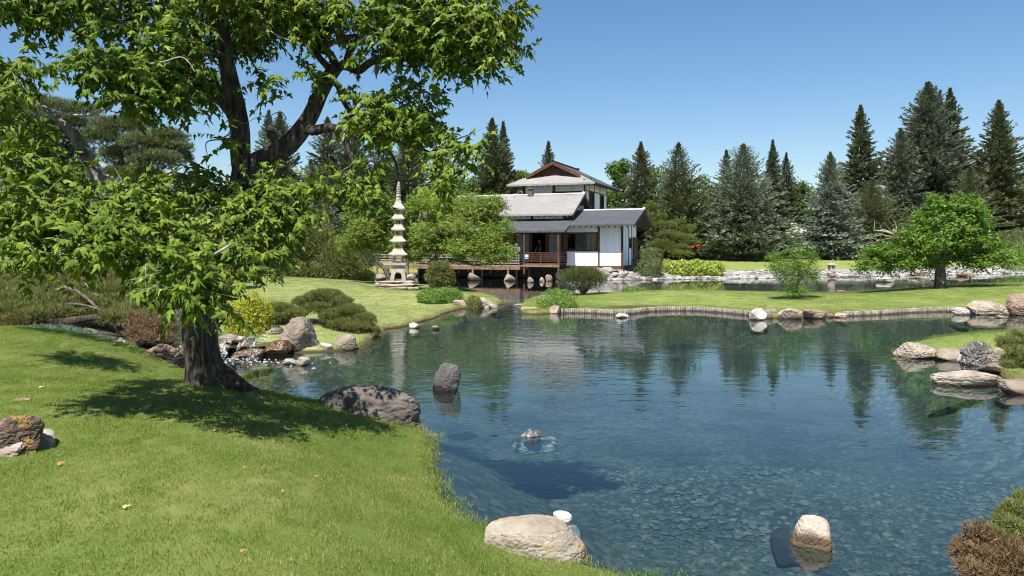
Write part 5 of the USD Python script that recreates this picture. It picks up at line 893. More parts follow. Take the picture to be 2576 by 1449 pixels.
mound('low green mound on the far side of the island crest', 1566, 1634, 722, 742, 3000, .06, mat_mound, 744, D=33.2)
mound('left of two bright green mounds below the pagoda', 1049, 1124, 724, 766, 7500, .06, mat_mound, 745)
mound('right and taller of two bright green mounds below the pagoda', 1086, 1166, 718, 762, 7500, .06, mat_mound, 746)
mound('mossy brown green mound between the tip rocks of the peninsula', 1168, 1214, 744, 776, 4000, .05, mat_mound_o, 747)
# ---- around the house and the far lawn
mound('dark clipped globe hedge at the corner of the house', 1592, 1668, 622, 690, 16000, .085, mat_hedge, 750, D=53.5, name='globe_hedge', rd=1.0)
for i, (a, b, t_, y, D) in enumerate([(1660, 1700, 652, 686, 55), (1690, 1735, 654, 687, 54.5), (1728, 1775, 654, 687, 54.6), (1768, 1822, 658, 687, 55)]):
    mound(['leftmost clump of yellow green broad leaves beside the globe hedge', 'second clump of yellow green broad leaves from the globe hedge', 'third clump of yellow green broad leaves from the globe hedge', 'rightmost clump of yellow green broad leaves on the bank'][i], a, b, t_, y, 1800, .19, mat_hosta, 760 + i, D=D, name='leafy_clump', power=.3, cat='plant')
r = rng(31); hl = [lobe(px, 645, 24, 9, 84 + .02 * (px - 1700), 1.0) for px in range(1700, 2010, 26)]
obj('low_hedge', crown(r, hl, 9000, .22, power=.4), mat_mound, label='low clipped green hedge along the back of the far lawn', cat='hedge')
for i, (cx, cy, hw, hh, D) in enumerate([(2580, 600, 62, 26, 70), (2590, 650, 66, 42, 66)]):
    mound(['upper dark green clipped dome at the right edge', 'lower olive green clipped dome at the right edge'][i], cx - hw, cx + hw, cy - hh, cy + hh * .9, 8000, .12, [mat_hedge, mat_mound][i], 770 + i, D=D, name='clipped_dome')
pine('cloud pruned pine with stepped green pads beside the house', 1660, 61, [(1640, 522, 22, 12, 61), (1650, 545, 26, 10, 61), (1640, 560, 24, 9, 61), (1668, 568, 34, 12, 60.5), (1706, 562, 22, 11, 61), (1730, 575, 24, 10, 61), (1684, 592, 32, 12, 60), (1722, 600, 30, 12, 60.5), (1745, 612, 20, 8, 61), (1664, 612, 28, 10, 60), (1706, 624, 34, 11, 60), (1640, 590, 18, 12, 62), (1650, 634, 22, 9, 60), (1715, 640, 32, 10, 59.5)], 12000, .15, mat_cloud, 780, .13, (1660, 560), bark=mat_barkd, T=T_TUFT2, name='cloud_pine')
obj('bare_branches', limbs(rng(5), at(2262, 610, 70), [at(2210, 585, 70), at(2225, 560, 69), at(2200, 555, 70), at(2245, 550, 70), at(2190, 600, 71), at(2270, 570, 70), at(2200, 575, 69)], .10, .02, wig=.3), mat_twig, smooth=True, label='bare dead branches left of the wide leafy tree', cat='branches')
# far buildings, canopy, fence
fb = thing('far_house', 'white house with a pale metal roof glimpsed between the spruces', 'house', (X(1998, 104), 104, 1.1)); w = 104 / FP * 1.3
obj('wall', bbox(-22 * w, 24 * w, 0, 9, 0, 34 * w), mat_far_white, fb); obj('roof', prism(0, 1, [(-30 * w, 30 * w), (32 * w, 30 * w), (16 * w, 54 * w), (0, 62 * w), (-16 * w, 54 * w)]), mat_far_white, fb).AddTransformOp().Set(Gf.Matrix4d(0, 10, 0, 0, 1, 0, 0, 0, 0, 0, 1, 0, 0, -.5, 0, 1))
obj('window', bbox(4 * w, 12 * w, -.05, .0, 12 * w, 22 * w), mat_dark, fb)
fs = thing('garden_shed', 'small white shed with a grey roof behind the dark spruce', 'shed', (X(1778, 102), 102, 1.2)); w = 102 / FP
obj('wall', bbox(-18 * w, 18 * w, 0, 3, 0, 22 * w), mat_far_white, fs); obj('roof', prism(-22 * w, 22 * w, [(-.5, 21 * w), (3.5, 21 * w), (1.5, 36 * w)]), mat_far_roof, fs)
for k in (-9, 4): obj('window', bbox(k * w, (k + 6) * w, -.05, 0, 8 * w, 16 * w), mat_dark, fs)
lh = thing('low_white_house', 'low white house with a grey roof behind the cloud pruned pine', 'house', (X(1665, 92), 92, 1.1)); w = 92 / FP
obj('wall', bbox(-60 * w, 50 * w, 0, 6, 0, 20 * w), mat_far_white, lh); obj('roof', prism(-66 * w, 56 * w, [(-.7, 19 * w), (6.7, 19 * w), (3, 32 * w)]), mat_far_roof, lh)
ca = thing('red_canopy', 'red fabric canopy standing on the far lawn beside the shed', 'canopy', (X(1752, 90), 90, float(H(X(1752, 90), 90)[0]))); w = 90 / FP
obj('cloth', m_ := (np.array([(-22 * w, -1, 20 * w), (22 * w, -1, 20 * w), (22 * w, 1, 20 * w), (-22 * w, 1, 20 * w), (-4 * w, 0, 32 * w), (6 * w, 0, 32 * w)]), np.array([(0, 1, 5), (0, 5, 4), (1, 2, 5), (2, 3, 4), (2, 4, 5), (3, 0, 4), (0, 3, 2), (0, 2, 1)])), mat_red, ca)
for sx in (-20, 20):
    for sy in (-.9, .9): obj('pole', bar((sx * w, sy, 0), (sx * w, sy, 20 * w), .06), mat_metal, ca)
fn = thing('rope_fence', 'low rope fence on thin posts behind the far hedge', 'fence', (X(1870, 88), 88, 1.05))
pxs = list(range(1745, 2140, 42)); fp_ = [(X(p, 88) - X(1870, 88), 0, 0) for p in pxs]
for q in fp_: obj('post', bbox(q[0] - .05, q[0] + .05, -.05, .05, -.2, 1.0), mat_woodg, fn)
for q, q2 in zip(fp_[:-1], fp_[1:]): obj('rope', tube([(q[0], 0, .9), ((q[0] + q2[0]) / 2, 0, .78), (q2[0], 0, .9)], [.025] * 3, 5, 4), mat_woodg, fn)
# ---- left bed
mound('golden leaved shrub behind the waterfall', 566, 688, 735, 838, 16000, .05, mat_yellow, 800, name='golden_shrub', power=.25)
bush('dwarf mountain pine spreading over the huge boulder', [(772, 762, 34, 15, 20.4, .42), (812, 748, 44, 17, 20.4, .5), (853, 762, 32, 16, 20.2, .42), (805, 774, 40, 12, 20.0, .4), (835, 742, 24, 10, 20.6, .3)], 11000, .10, mat_mugo2, 801, 'mugo_pine', T_TUFT, base=(840, None, 20.2), stems=20, pad=True)
bush('dwarf mountain pine pad left of the huge boulder', [(668, 786, 30, 15, 19.8, .4), (704, 780, 34, 15, 19.8, .42), (738, 793, 30, 14, 19.6, .4), (692, 798, 32, 10, 19.4, .35)], 8000, .10, mat_mugo2, 802, 'mugo_pine', T_TUFT, base=(740, None, 19.6), stems=16, pad=True)
bush('dwarf mountain pine reaching down to the bank right of the huge boulder', [(838, 797, 34, 16, 19.6, .4), (880, 786, 38, 17, 19.8, .45), (915, 806, 30, 16, 19.6, .4), (895, 824, 34, 15, 19.2, .4), (931, 832, 22, 12, 19.4, .3), (858, 815, 30, 12, 19.3, .35)], 12000, .10, mat_mugo2, 803, 'mugo_pine', T_TUFT, base=(860, None, 19.6), stems=24, pad=True)
pine('spreading pine with low flat pads over the planting bed', 120, 18.5, [(60, 715, 90, 24, 21.5, 1.2), (190, 712, 110, 26, 22, 1.2), (290, 735, 90, 26, 20.5, 1.0), (60, 760, 90, 30, 18.6, .9), (190, 770, 100, 32, 18.2, .9), (300, 770, 70, 26, 18.6, .8), (350, 785, 66, 26, 17.6, .7), (120, 735, 90, 26, 20, 1.0), (380, 762, 40, 20, 19.5, .7), (250, 795, 60, 22, 17.8, .7), (10, 740, 50, 30, 20, .9), (120, 790, 70, 18, 16.9, .6), (300, 800, 50, 16, 16.6, .5), (20, 785, 50, 22, 17.6, .6), (360, 800, 40, 14, 16.8, .4)], 40000, .12, mat_mugo2, 810, .13, (110, 800), bark=mat_barkd, name='spreading_pine')
sl_ = thing('pine_limb', 'thick dark leaning pine limb running along the planting bed', 'tree limb', at(150, 815, 16.8)); b = at(150, 815, 16.8)
obj('limb', shift(tube([at(20, 770, 18), at(90, 800, 17.2), at(150, 812, 16.8), at(230, 800, 16.6), at(320, 788, 16.6), at(400, 782, 17)], [.08, .09, .11, .085, .055, .02], 12, 5, ridge=.3, seed=3), b), mat_bark, sl_, smooth=True)
obj('side_limb', shift(tube([at(90, 800, 17.2), at(95, 830, 16.8), at(105, 850, 16.5)], [.08, .09, .12], 10, 4, ridge=.2, seed=4), b), mat_bark, sl_, smooth=True)
bush('blue grey juniper carpet along the top of the lawn', [(40, 842, 50, 14, 15.2, .5), (110, 840, 70, 16, 15.4, .6), (180, 848, 60, 15, 15.0, .5), (235, 862, 40, 14, 14.6, .5)], 9000, .085, mat_bluejun, 811, 'juniper_carpet', T_TUFT2, 'ground cover', stems=8, pad=True, power=.3)
bush('browned dying juniper beside the stream', [(365, 822, 52, 30, 15.6, .6), (415, 815, 30, 22, 16, .5), (330, 805, 40, 22, 16.2, .5), (390, 845, 40, 16, 15.4, .5)], 2600, .10, mat_dead, 812, 'dying_juniper', T_TUFT, base=(350, None, 15.8), stems=60, power=.7, cl=5)
bush('small bright green shrub at the lawn edge before the bed', [(300, 878, 30, 12, 13.4, .3), (330, 885, 16, 8, 13.2, .2)], 1800, .07, mat_mound, 813, 'small_shrub', T_SLIM, stems=6)
bush('olive ground cover left of the pine limb', [(45, 810, 60, 18, 17, .6), (20, 825, 40, 14, 16.6, .5)], 3000, .09, mat_mound_o, 814, 'ground_cover', T_TUFT2, 'ground cover', stems=6, pad=True)
mound('bright green carpet shrub beside the stream under the maple', 276, 372, 682, 722, 6000, .09, mat_mound, 815, D=27, name='carpet_shrub', T=T_TUFT2, pad=True)
r = rng(9); fl = at(305, 728, 22); n = 60; P = fl + r.normal(size=(n, 3)) * [.22, .15, .05]
yf = thing('yellow_flowers', 'small patch of yellow flowers among the pine pads', 'flowers', fl); obj('blossoms', shift(leaves(P, rdir(r, n), np.tile([0, 0, 1.0], (n, 1)), .045, T_OVAL), fl), mat_flower, yf); obj('stems', shift(cat_([bar(p, p - [0, .02, .12], .006) for p in P]), fl), mat_mound, yf)
# ---- right edge
bush('dark juniper hanging over the spit at the right edge', [(2580, 880, 60, 40, 14.2, .6), (2560, 905, 50, 36, 13.8, .5), (2600, 850, 50, 30, 14.4, .6)], 9000, .085, mat_mugo, 820, 'juniper', T_TUFT, stems=12, pad=False, power=.4, cl=5)
jb = np.array([3.5, 4.95, .1])
bush('half browned juniper in the bottom right corner', [(2510, 1395, 84, 50, 5.0, .3), (2600, 1410, 90, 60, 5.0, .3), (2460, 1420, 60, 40, 4.95, .25)], 6000, .05, mat_dead, 821, 'browned_juniper', T_TUFT, base=(2640, .05, 5.0), stems=30, power=.5, cl=6)
bush('green tuft of juniper above the browned one in the bottom right corner', [(2590, 1285, 56, 44, 5.25, .2), (2555, 1325, 50, 26, 5.2, .2), (2520, 1340, 30, 14, 5.15, .15)], 5000, .05, mat_mugo, 822, 'juniper', T_TUFT, base=(2640, .05, 5.2), stems=10, power=.5, cl=5)

# ------------------------------------------------------------------ the maple in the foreground
MD = 8.5
mb = np.array([X(522, MD), MD, float(H(X(522, MD), MD)[0])])
maple = thing('maple_tree', 'large amur maple with a dark twisted trunk and spreading limbs in the foreground', 'tree', mb)
def mpath(p): return [at(a, b, d) for a, b, d, _ in p], [q[3] for q in p]
trunk = [(526, 990, 8.5, .26), (524, 955, 8.5, .235), (510, 880, 8.5, .205), (505, 820, 8.5, .200), (515, 770, 8.5, .215), (545, 700, 8.55, .19), (570, 620, 8.6, .165), (592, 540, 8.6, .15), (612, 470, 8.6, .145), (622, 432, 8.6, .15)]
obj('trunk', shift(tube(*mpath(trunk), sides=40, per=10, ridge=.22, seed=5), mb), mat_bark, maple, smooth=True)
roots = [[(540, 935, 8.5, .13), (575, 958, 8.5, .11), (612, 980, 8.55, .095), (652, 1004, 8.6, .05)], [(512, 940, 8.45, .10), (500, 968, 8.4, .07), (485, 985, 8.35, .03)], [(560, 950, 8.6, .10), (605, 972, 8.75, .085), (648, 986, 8.9, .04)]]
for k, p in enumerate(roots): obj('root', shift(tube(*mpath(p), sides=16, per=8, ridge=.25, seed=20 + k), mb), mat_bark, maple, smooth=True)
LIMBS = [
 [(618, 450, 8.6, .11), (606, 390, 8.6, .115), (605, 330, 8.55, .105), (595, 270, 8.5, .10), (578, 200, 8.45, .09), (565, 130, 8.3, .08), (560, 50, 8.2, .06), (545, -40, 8.1, .03)],
 [(620, 445, 8.6, .13), (650, 408, 8.55, .12), (690, 388, 8.5, .11), (735, 352, 8.5, .10), (775, 300, 8.5, .09), (803, 245, 8.5, .08), (825, 200, 8.5, .075), (850, 165, 8.5, .07)],
 [(848, 170, 8.5, .055), (880, 168, 8.45, .055), (905, 176, 8.4, .048), (935, 155, 8.3, .042), (990, 146, 8.2, .036), (1050, 150, 8.1, .03), (1120, 140, 8.0, .022), (1210, 110, 7.9, .01)],
 [(846, 168, 8.5, .045), (822, 130, 8.5, .042), (806, 120, 8.45, .038), (800, 70, 8.4, .034), (815, 20, 8.3, .025), (810, -40, 8.2, .015)],
 [(834, 186, 8.5, .042), (818, 160, 8.5, .04), (790, 128, 8.5, .036), (780, 95, 8.5, .032), (768, 40, 8.6, .026), (770, -30, 8.6, .015)],
 [(872, 160, 8.45, .045), (885, 120, 8.4, .045), (905, 95, 8.4, .042), (930, 50, 8.3, .035), (935, 0, 8.2, .03), (950, -50, 8.1, .02)],
 [(815, 130, 8.4, .03), (835, 108, 8.3, .03), (880, 92, 8.2, .028), (900, 90, 8.2, .012)],
 [(770, 318, 8.5, .055), (800, 326, 8.4, .055), (840, 322, 8.35, .05), (868, 355, 8.3, .045), (885, 400, 8.3, .036), (908, 440, 8.3, .03), (920, 480, 8.3, .02)],
 [(838, 208, 8.5, .03), (852, 222, 8.45, .03), (862, 250, 8.4, .026), (895, 300, 8.35, .024), (940, 330, 8.3, .02), (1010, 360, 8.2, .016), (1075, 380, 8.1, .012), (1130, 420, 8.0, .006)],
 [(940, 332, 8.3, .018), (980, 380, 8.2, .015), (1000, 430, 8.2, .012), (990, 480, 8.2, .008)], [(1060, 375, 8.1, .012), (1110, 350, 8.0, .010), (1150, 360, 7.9, .008), (1180, 395, 7.8, .004)],
 [(575, 600, 8.6, .10), (540, 560, 8.3, .10), (470, 545, 8.0, .095), (380, 530, 7.8, .09), (290, 500, 7.7, .085), (245, 440, 7.7, .08), (215, 385, 7.7, .07), (180, 330, 7.7, .055), (135, 290, 7.7, .035), (90, 250, 7.7, .02)],
 [(590, 300, 8.5, .06), (545, 240, 8.3, .06), (508, 200, 8.2, .055), (488, 160, 8.1, .05), (484, 120, 8.0, .045), (440, 95, 7.9, .035), (385, 70, 7.8, .025), (320, 50, 7.7, .012)],
 [(480, 120, 8.0, .04), (500, 60, 7.9, .03), (510, 0, 7.9, .02)], [(565, 140, 8.3, .035), (520, 135, 7.9, .03), (450, 150, 7.6, .022), (400, 180, 7.4, .014), (330, 215, 7.2, .008)],
 [(530, 640, 8.55, .06), (500, 630, 8.0, .05), (440, 640, 7.4, .035), (380, 650, 6.9, .02), (300, 640, 6.6, .008)], [(560, 660, 8.5, .05), (600, 640, 8.0, .045), (640, 610, 7.6, .03), (700, 570, 7.4, .012)], [(215, 385, 7.7, .03), (150, 400, 7.2, .025), (60, 440, 6.8, .015), (0, 480, 6.6, .008)], [(380, 530, 7.8, .05), (300, 560, 7.2, .035), (180, 580, 6.7, .02), (80, 610, 6.4, .01)], [(700, 392, 8.5, .05), (690, 350, 8.4, .05), (672, 338, 8.35, .045)], [(810, 252, 8.5, .05), (792, 246, 8.45, .052), (784, 262, 8.4, .045)]]
for k, p in enumerate(LIMBS): obj('limb', shift(tube(*mpath(p), sides=24 if k < 2 or k == 11 else 12, per=8, ridge=.16, seed=40 + k), mb), mat_bark2 if k == 11 else mat_bark, maple, smooth=True, label='pale grey leaning left limb' if k == 11 else None)
bare = [[(130, 285, 7.5, .014), (90, 270, 7.4, .012), (40, 255, 7.3, .009), (0, 260, 7.2, .004)], [(130, 285, 7.5, .012), (200, 290, 7.3, .012), (250, 282, 7.2, .009), (300, 250, 7.1, .005)], [(380, 160, 7.2, .010), (430, 150, 7.1, .010), (460, 145, 7.0, .006), (490, 180, 6.9, .003)], [(580, 330, 8.2, .012), (566, 344, 8.1, .010), (540, 352, 8.05, .008), (521, 357, 8.0, .007), (518, 374, 8.0, .006), (524, 395, 8.0, .003)], [(720, 300, 8.4, .007), (700, 282, 8.3, .006), (676, 292, 8.25, .005), (650, 294, 8.2, .004), (622, 308, 8.2, .003), (600, 306, 8.2, .002)], [(1040, 200, 8, .008), (1035, 225, 8, .006), (1055, 215, 8, .003)], [(1170, 180, 7.8, .008), (1185, 200, 7.8, .007), (1190, 240, 7.8, .003)], [(1190, 205, 7.8, .005), (1160, 222, 7.8, .004), (1125, 228, 7.8, .002)], [(1240, 150, 7.7, .008), (1255, 180, 7.7, .006), (1290, 195, 7.7, .003)],
        [(1110, 60, 7.6, .014), (1130, 52, 7.5, .014), (1170, 75, 7.4, .010), (1200, 110, 7.3, .005)], [(900, 100, 8.2, .010), (930, 85, 8.1, .006), (940, 70, 8.1, .003)], [(540, 640, 6.6, .016), (565, 625, 6.6, .014), (580, 615, 6.7, .012)], [(130, 690, 6.2, .012), (165, 640, 6.2, .010), (200, 690, 6.2, .007), (250, 745, 6.2, .003)], [(165, 640, 6.2, .008), (158, 700, 6.2, .006), (110, 728, 6.2, .003)], [(660, 60, 8, .010), (700, 90, 8, .008), (760, 110, 8, .003)], [(1150, 350, 7.8, .008), (1200, 330, 7.7, .004), (1215, 318, 7.7, .002)]]
for k, p in enumerate(bare): obj('bare_twig', shift(tube(*mpath(p), sides=6, per=6, ridge=.1, seed=80 + k), mb), mat_twig, maple, smooth=True)
CL = [(-150, -230, 260, 70, 9.4), (140, -270, 240, 70, 9.6), (420, -260, 200, 60, 9.2), (-330, -120, 200, 90, 9.4), (-200, 120, 130, 90, 8.2), (70, 22, 110, 40, 7.2), (230, 30, 140, 48, 7.4), (400, 45, 130, 60, 7.6), (560, 20, 90, 50, 8.6), (150, -60, 250, 60, 7.4), (450, -60, 220, 70, 7.8), (205, 150, 56, 26, 7.0), (260, 170, 80, 48, 7.1), (345, 190, 90, 60, 7.3), (420, 130, 90, 55, 7.5), (450, 210, 80, 60, 7.7), (330, 240, 66, 26, 7.2), (400, 255, 50, 30, 7.4), (500, 190, 44, 56, 8.8), (520, 110, 56, 50, 8.7), (620, 95, 50, 56, 8.9), (545, 240, 34, 40, 8.9),
      (15, 165, 62, 60, 6.9), (5, 215, 40, 40, 6.9), (25, 290, 50, 40, 6.9), (95, 335, 60, 30, 7.9), (50, 370, 70, 46, 7.4), (150, 400, 50, 36, 8.2), (20, 430, 70, 50, 6.6), (130, 450, 80, 46, 6.9), (190, 475, 56, 30, 8.2),
      (70, 520, 120, 60, 6.4), (30, 590, 90, 60, 6.2), (90, 640, 90, 44, 6.2), (200, 560, 110, 60, 6.5), (250, 620, 100, 36, 6.3), (330, 500, 90, 50, 7.0), (320, 570, 100, 60, 6.7), (420, 500, 90, 60, 7.4), (430, 580, 100, 60, 6.9), (400, 640, 90, 40, 6.4), (470, 680, 80, 44, 6.3), (450, 728, 60, 36, 6.2), (520, 720, 60, 40, 6.4), (560, 760, 26, 18, 6.5), (500, 745, 50, 26, 6.3), (540, 620, 90, 60, 7.0), (600, 560, 80, 60, 7.4), (600, 680, 46, 44, 6.9), (660, 510, 80, 60, 7.7), (690, 570, 80, 50, 7.4), (730, 500, 60, 50, 7.6), (745, 545, 44, 34, 7.4), (650, 620, 60, 36, 7.2), (680, 462, 50, 30, 8.2), (500, 462, 56, 30, 8.0), (555, 490, 56, 30, 8.2), (390, 462, 50, 24, 7.8), (640, 660, 24, 30, 7.0),
      (680, 10, 90, 46, 8.2), (660, 70, 50, 34, 8.2), (735, 50, 60, 46, 8.3), (790, 70, 50, 60, 8.4), (760, 20, 80, 40, 8.3), (840, 60, 46, 56, 8.3), (700, -60, 200, 60, 8.4), (880, 20, 50, 40, 8.2), (790, 182, 24, 12, 8.3), (772, 170, 14, 10, 8.3), (672, 210, 28, 24, 8.2), (692, 240, 20, 10, 8.2), (560, 350, 18, 34, 8.0), (570, 330, 22, 20, 8.1),
      (980, 30, 70, 50, 8.0), (960, 90, 60, 36, 8.0), (1050, 70, 80, 60, 7.8), (1130, 40, 90, 56, 7.7), (1130, 100, 80, 50, 7.7), (1210, 60, 70, 60, 7.5), (1240, 110, 50, 46, 7.5), (1190, 150, 50, 30, 7.6), (1060, 140, 80, 26, 7.9), (1150, 165, 40, 22, 7.7), (1100, -60, 220, 60, 7.8), (1270, 40, 36, 60, 7.4), (1290, 130, 24, 26, 7.4), (1225, 170, 30, 20, 7.6), (1000, 120, 50, 26, 8.0), (880, 155, 14, 14, 8.3),
      (870, 225, 26, 16, 8.3), (905, 250, 40, 26, 8.3), (940, 285, 56, 36, 8.2), (1000, 270, 50, 46, 8.1), (1055, 250, 40, 46, 8.0), (1020, 310, 60, 40, 8.1), (1075, 310, 44, 36, 7.9), (960, 335, 60, 24, 8.2), (1060, 340, 40, 20, 8.0), (1100, 335, 24, 14, 7.8),
      (1120, 385, 32, 34, 7.8), (1165, 380, 40, 34, 7.7), (1130, 430, 36, 32, 7.8), (1105, 450, 22, 22, 7.8), (1190, 370, 30, 14, 7.6), (930, 440, 44, 44, 8.2), (920, 485, 36, 40, 8.2), (945, 535, 20, 18, 8.2), (900, 330, 30, 20, 8.3), (860, 445, 26, 22, 8.3), (800, 470, 36, 30, 8.3)]
def mapleset(cl, per_px, seed, power):
    r = rng(seed); lb = [lobe(a, b, c * .80, d * .78, D, min(max(c, d), 90) / FP * D * .85) for a, b, c, d, D in cl]; area = sum(c * d for _, _, c, d, _ in cl)
    Q, A, N, S, P, d, ln = twigs(r, lb, int(area * per_px), .25, 8, .092, T_MAPLE, power, droop=.8)
    return Q, A, N, S, P, d, ln
Q, A, N, S, P, d, ln = mapleset(CL, .0140, 900, .5)
scr = (np.abs(Q[:, 0] / Q[:, 1]) < .674) & (np.abs((EYE - Q[:, 2]) / Q[:, 1] * FP + HOR - 724.5) < 724)
order = np.argsort(np.where(scr, Q[:, 1] / S, 1e9)); big = order[:300]; rest = np.ones(len(Q), bool); rest[big] = False
young = rest & (rng(3).random(len(Q)) < .20)
for k in big: obj('leaf', shift(leaves(Q[k:k + 1], A[k:k + 1], N[k:k + 1], S[k:k + 1], T_MAPLE), mb), mat_maple if k % 8 else mat_maple2, maple)
m_ = rest & ~young
obj('foliage', shift(leaves(Q[m_], A[m_], N[m_], S[m_], T_MAPLE), mb), mat_maple, maple, kind='stuff')
obj('young_foliage', shift(leaves(Q[young], A[young], N[young], S[young] * .9, T_MAPLE), mb), mat_maple2, maple, kind='stuff')
def thin(P, Q2, w):
    n = len(P); t = unit(Q2 - P); a = unit(np.cross(t, [0.1, .2, 1.0])); b = np.cross(t, a); V = []
    for k in range(3): th = k * 2.094; o = a * math.cos(th) + b * math.sin(th); V += [P + o * w, Q2 + o * w * .5]
    V = np.stack(V, 1); f = np.array([(0, 2, 3), (0, 3, 1), (2, 4, 5), (2, 5, 3), (4, 0, 1), (4, 1, 5)])
    return V.reshape(-1, 3), (f[None] + (np.arange(n) * 6)[:, None, None]).reshape(-1, 3)
sk = np.vstack([np.array(mpath(p)[0]) for p in LIMBS + bare]); kd = cKDTree(np.vstack([CubicSpline(np.arange(len(p)), np.array(mpath(p)[0]))(np.linspace(0, len(p) - 1, 60)) for p in LIMBS]))
dist, near = kd.query(P); ok = (dist < .32) & (rng(6).random(len(P)) < .5)
obj('shoots', shift(cat_([thin(P, P + d * ln[:, None] * .9 - [0, 0, .03], .0022), thin(kd.data[near][ok], P[ok], .004)]), mb), mat_twig, maple, kind='stuff')

# ------------------------------------------------------------------ grass blades on the near lawn, fallen leaves
def grasspatch(seed, n=340, size=.16, h=.024):
    r = rng(seed); c = np.c_[r.uniform(-size, size, (n, 2)), np.zeros(n)]; az = r.uniform(0, 6.28, n); lean = r.normal(size=(n, 2)) * .35
    L = h * r.uniform(.45, 1.25, n); w = .0018 * r.uniform(.7, 1.4, n); s = np.c_[np.cos(az), np.sin(az), np.zeros(n)]; u = np.c_[lean, np.ones(n)]; u /= np.linalg.norm(u, axis=1, keepdims=True)
    bend = np.c_[r.normal(size=(n, 2)) * .3, np.zeros(n)]
    V = np.stack([c - s * w[:, None], c + s * w[:, None], c + (u * .6 + bend * .15) * L[:, None] - s * (w * .7)[:, None], c + (u * .6 + bend * .15) * L[:, None] + s * (w * .7)[:, None], c + (u + bend) * L[:, None]], 1)
    f = np.array([(0, 1, 3), (0, 3, 2), (2, 3, 4)]); return V.reshape(-1, 3), (f[None] + (np.arange(n) * 5)[:, None, None]).reshape(-1, 3)
def scatter(name, protos, mats, pts, zrot, scales, label, tilt=None):
    pi = UsdGeom.PointInstancer.Define(stage, '/World/' + name); rel = pi.CreatePrototypesRel()
    for k, (m, mt) in enumerate(zip(protos, mats)):
        p = f'/World/{name}/protos/patch_{k:03d}' if k else f'/World/{name}/protos/patch'
        vary(usdkit.mesh(stage, p, m, mt), m); rel.AddTarget(p)
    n = len(pts); pi.CreatePositionsAttr(Vt.Vec3fArray.FromNumpy(pts.astype(np.float32))); pi.CreateProtoIndicesAttr(Vt.IntArray.FromNumpy((np.arange(n) % len(protos)).astype(np.int32)))
    pi.CreateOrientationsAttr(Vt.QuathArray([Gf.Quath(float(math.cos(a / 2)), 0, 0, float(math.sin(a / 2))) for a in zrot])); pi.CreateScalesAttr(Vt.Vec3fArray.FromNumpy(np.repeat(scales[:, None], 3, 1).astype(np.float32)))
    tag(pi, label, None, None, 'stuff')
r = rng(50); g = hexgrid(-13, 3.2, 2.6, 17.5, .19); g += r.normal(size=g.shape) * .04; g = g[(np.abs(g[:, 0] / g[:, 1]) < .72)]
g = g[shapely.contains_xy(land_A.poly.buffer(.03), g[:, 0], g[:, 1])]; inn = shapely.contains_xy(land_A.poly, g[:, 0], g[:, 1]); gz_ = np.where(inn, land_A.h(g), land_A.h(g)) - .004
k = rng(2).random(len(g)) < np.clip(1.5 - g[:, 1] / 22, .3, 1); g, gz_ = g[k], gz_[k]
edge = np.array([land_A.poly.exterior.distance(shapely.Point(q)) for q in g])
scatter('grass', [grasspatch(60 + i) for i in range(6)], [mat_blade] * 6, np.c_[g, gz_], r.uniform(0, 6.28, len(g)), np.where(edge < .18, r.uniform(.9, 1.5, len(g)), r.uniform(.75, 1.1, len(g))), 'short grass blades of the foreground lawn')
def lawncover(name, land, x0, x1, y0, y1, step, label, seed, sc, mat):
    r = rng(seed); g = hexgrid(x0, x1, y0, y1, step); g += r.normal(size=g.shape) * step * .25; g = g[shapely.contains_xy(land.poly, g[:, 0], g[:, 1]) & (np.abs(g[:, 0] / g[:, 1]) < .72)]
    scatter(name, [grasspatch(200 + seed + i, 110, .16, .020) for i in range(4)], [mat] * 4, np.c_[g, land.h(g) - .004], r.uniform(0, 6.28, len(g)), sc * r.uniform(.8, 1.25, len(g)), label)
lawncover('peninsula_grass', land_C, -16, 0, 16, 40, .36, 'short grass of the peninsula lawn', 1, 1.7, mat_blade2)
lawncover('island_grass', land_D, 0, 25, 24, 37, .36, 'short grass of the island lawn', 2, 1.7, mat_blade3)
lawncover('spit_grass', land_E, 8, 16, 11, 21, .3, 'short grass of the spit', 3, 1.4, mat_blade3)
# taller tufts hanging over the edge of the bank
r = rng(51); line = LineString(A_edge[9:26]); pts = np.array([line.interpolate(t).coords[0] for t in np.arange(0, line.length, .07)]); pts = pts + r.normal(size=pts.shape) * .03
scatter('bank_grass', [grasspatch(80 + i, 46, .07, .040) for i in range(4)], [mat_blade] * 4, np.c_[pts, np.clip(land_A.h(pts), .02, .12) - .02], r.uniform(0, 6.28, len(pts)), r.uniform(.7, 1.35, len(pts)), 'longer grass hanging over the edge of the near bank')
r = rng(52); pts = []
for E_ in (C_edge[2:15], [D_edge[0], D_edge[1], D_edge[2], D_edge[3]], D_edge[12:19], E_edge[0:7]):
    line = LineString(E_); pts += [line.interpolate(t).coords[0] for t in np.arange(0, line.length, .06)]
pts = np.array(pts) + r.normal(size=(len(pts), 2)) * .05
scatter('bank_grass_far', [grasspatch(90 + i, 40, .09, .075) for i in range(4)], [mat_dry] * 4, np.c_[pts, np.where(H(pts[:, 0], pts[:, 1]) > .11, .13, .07) - .01], r.uniform(0, 6.28, len(pts)), r.uniform(.7, 1.5, len(pts)), 'dry grass fringe along the banks of the peninsula and the island')
mat_fall = flat('fallen_leaf', (.30, .13, .05), .7); mat_fally = flat('yellow_fallen_leaf', (.50, .46, .09), .7)
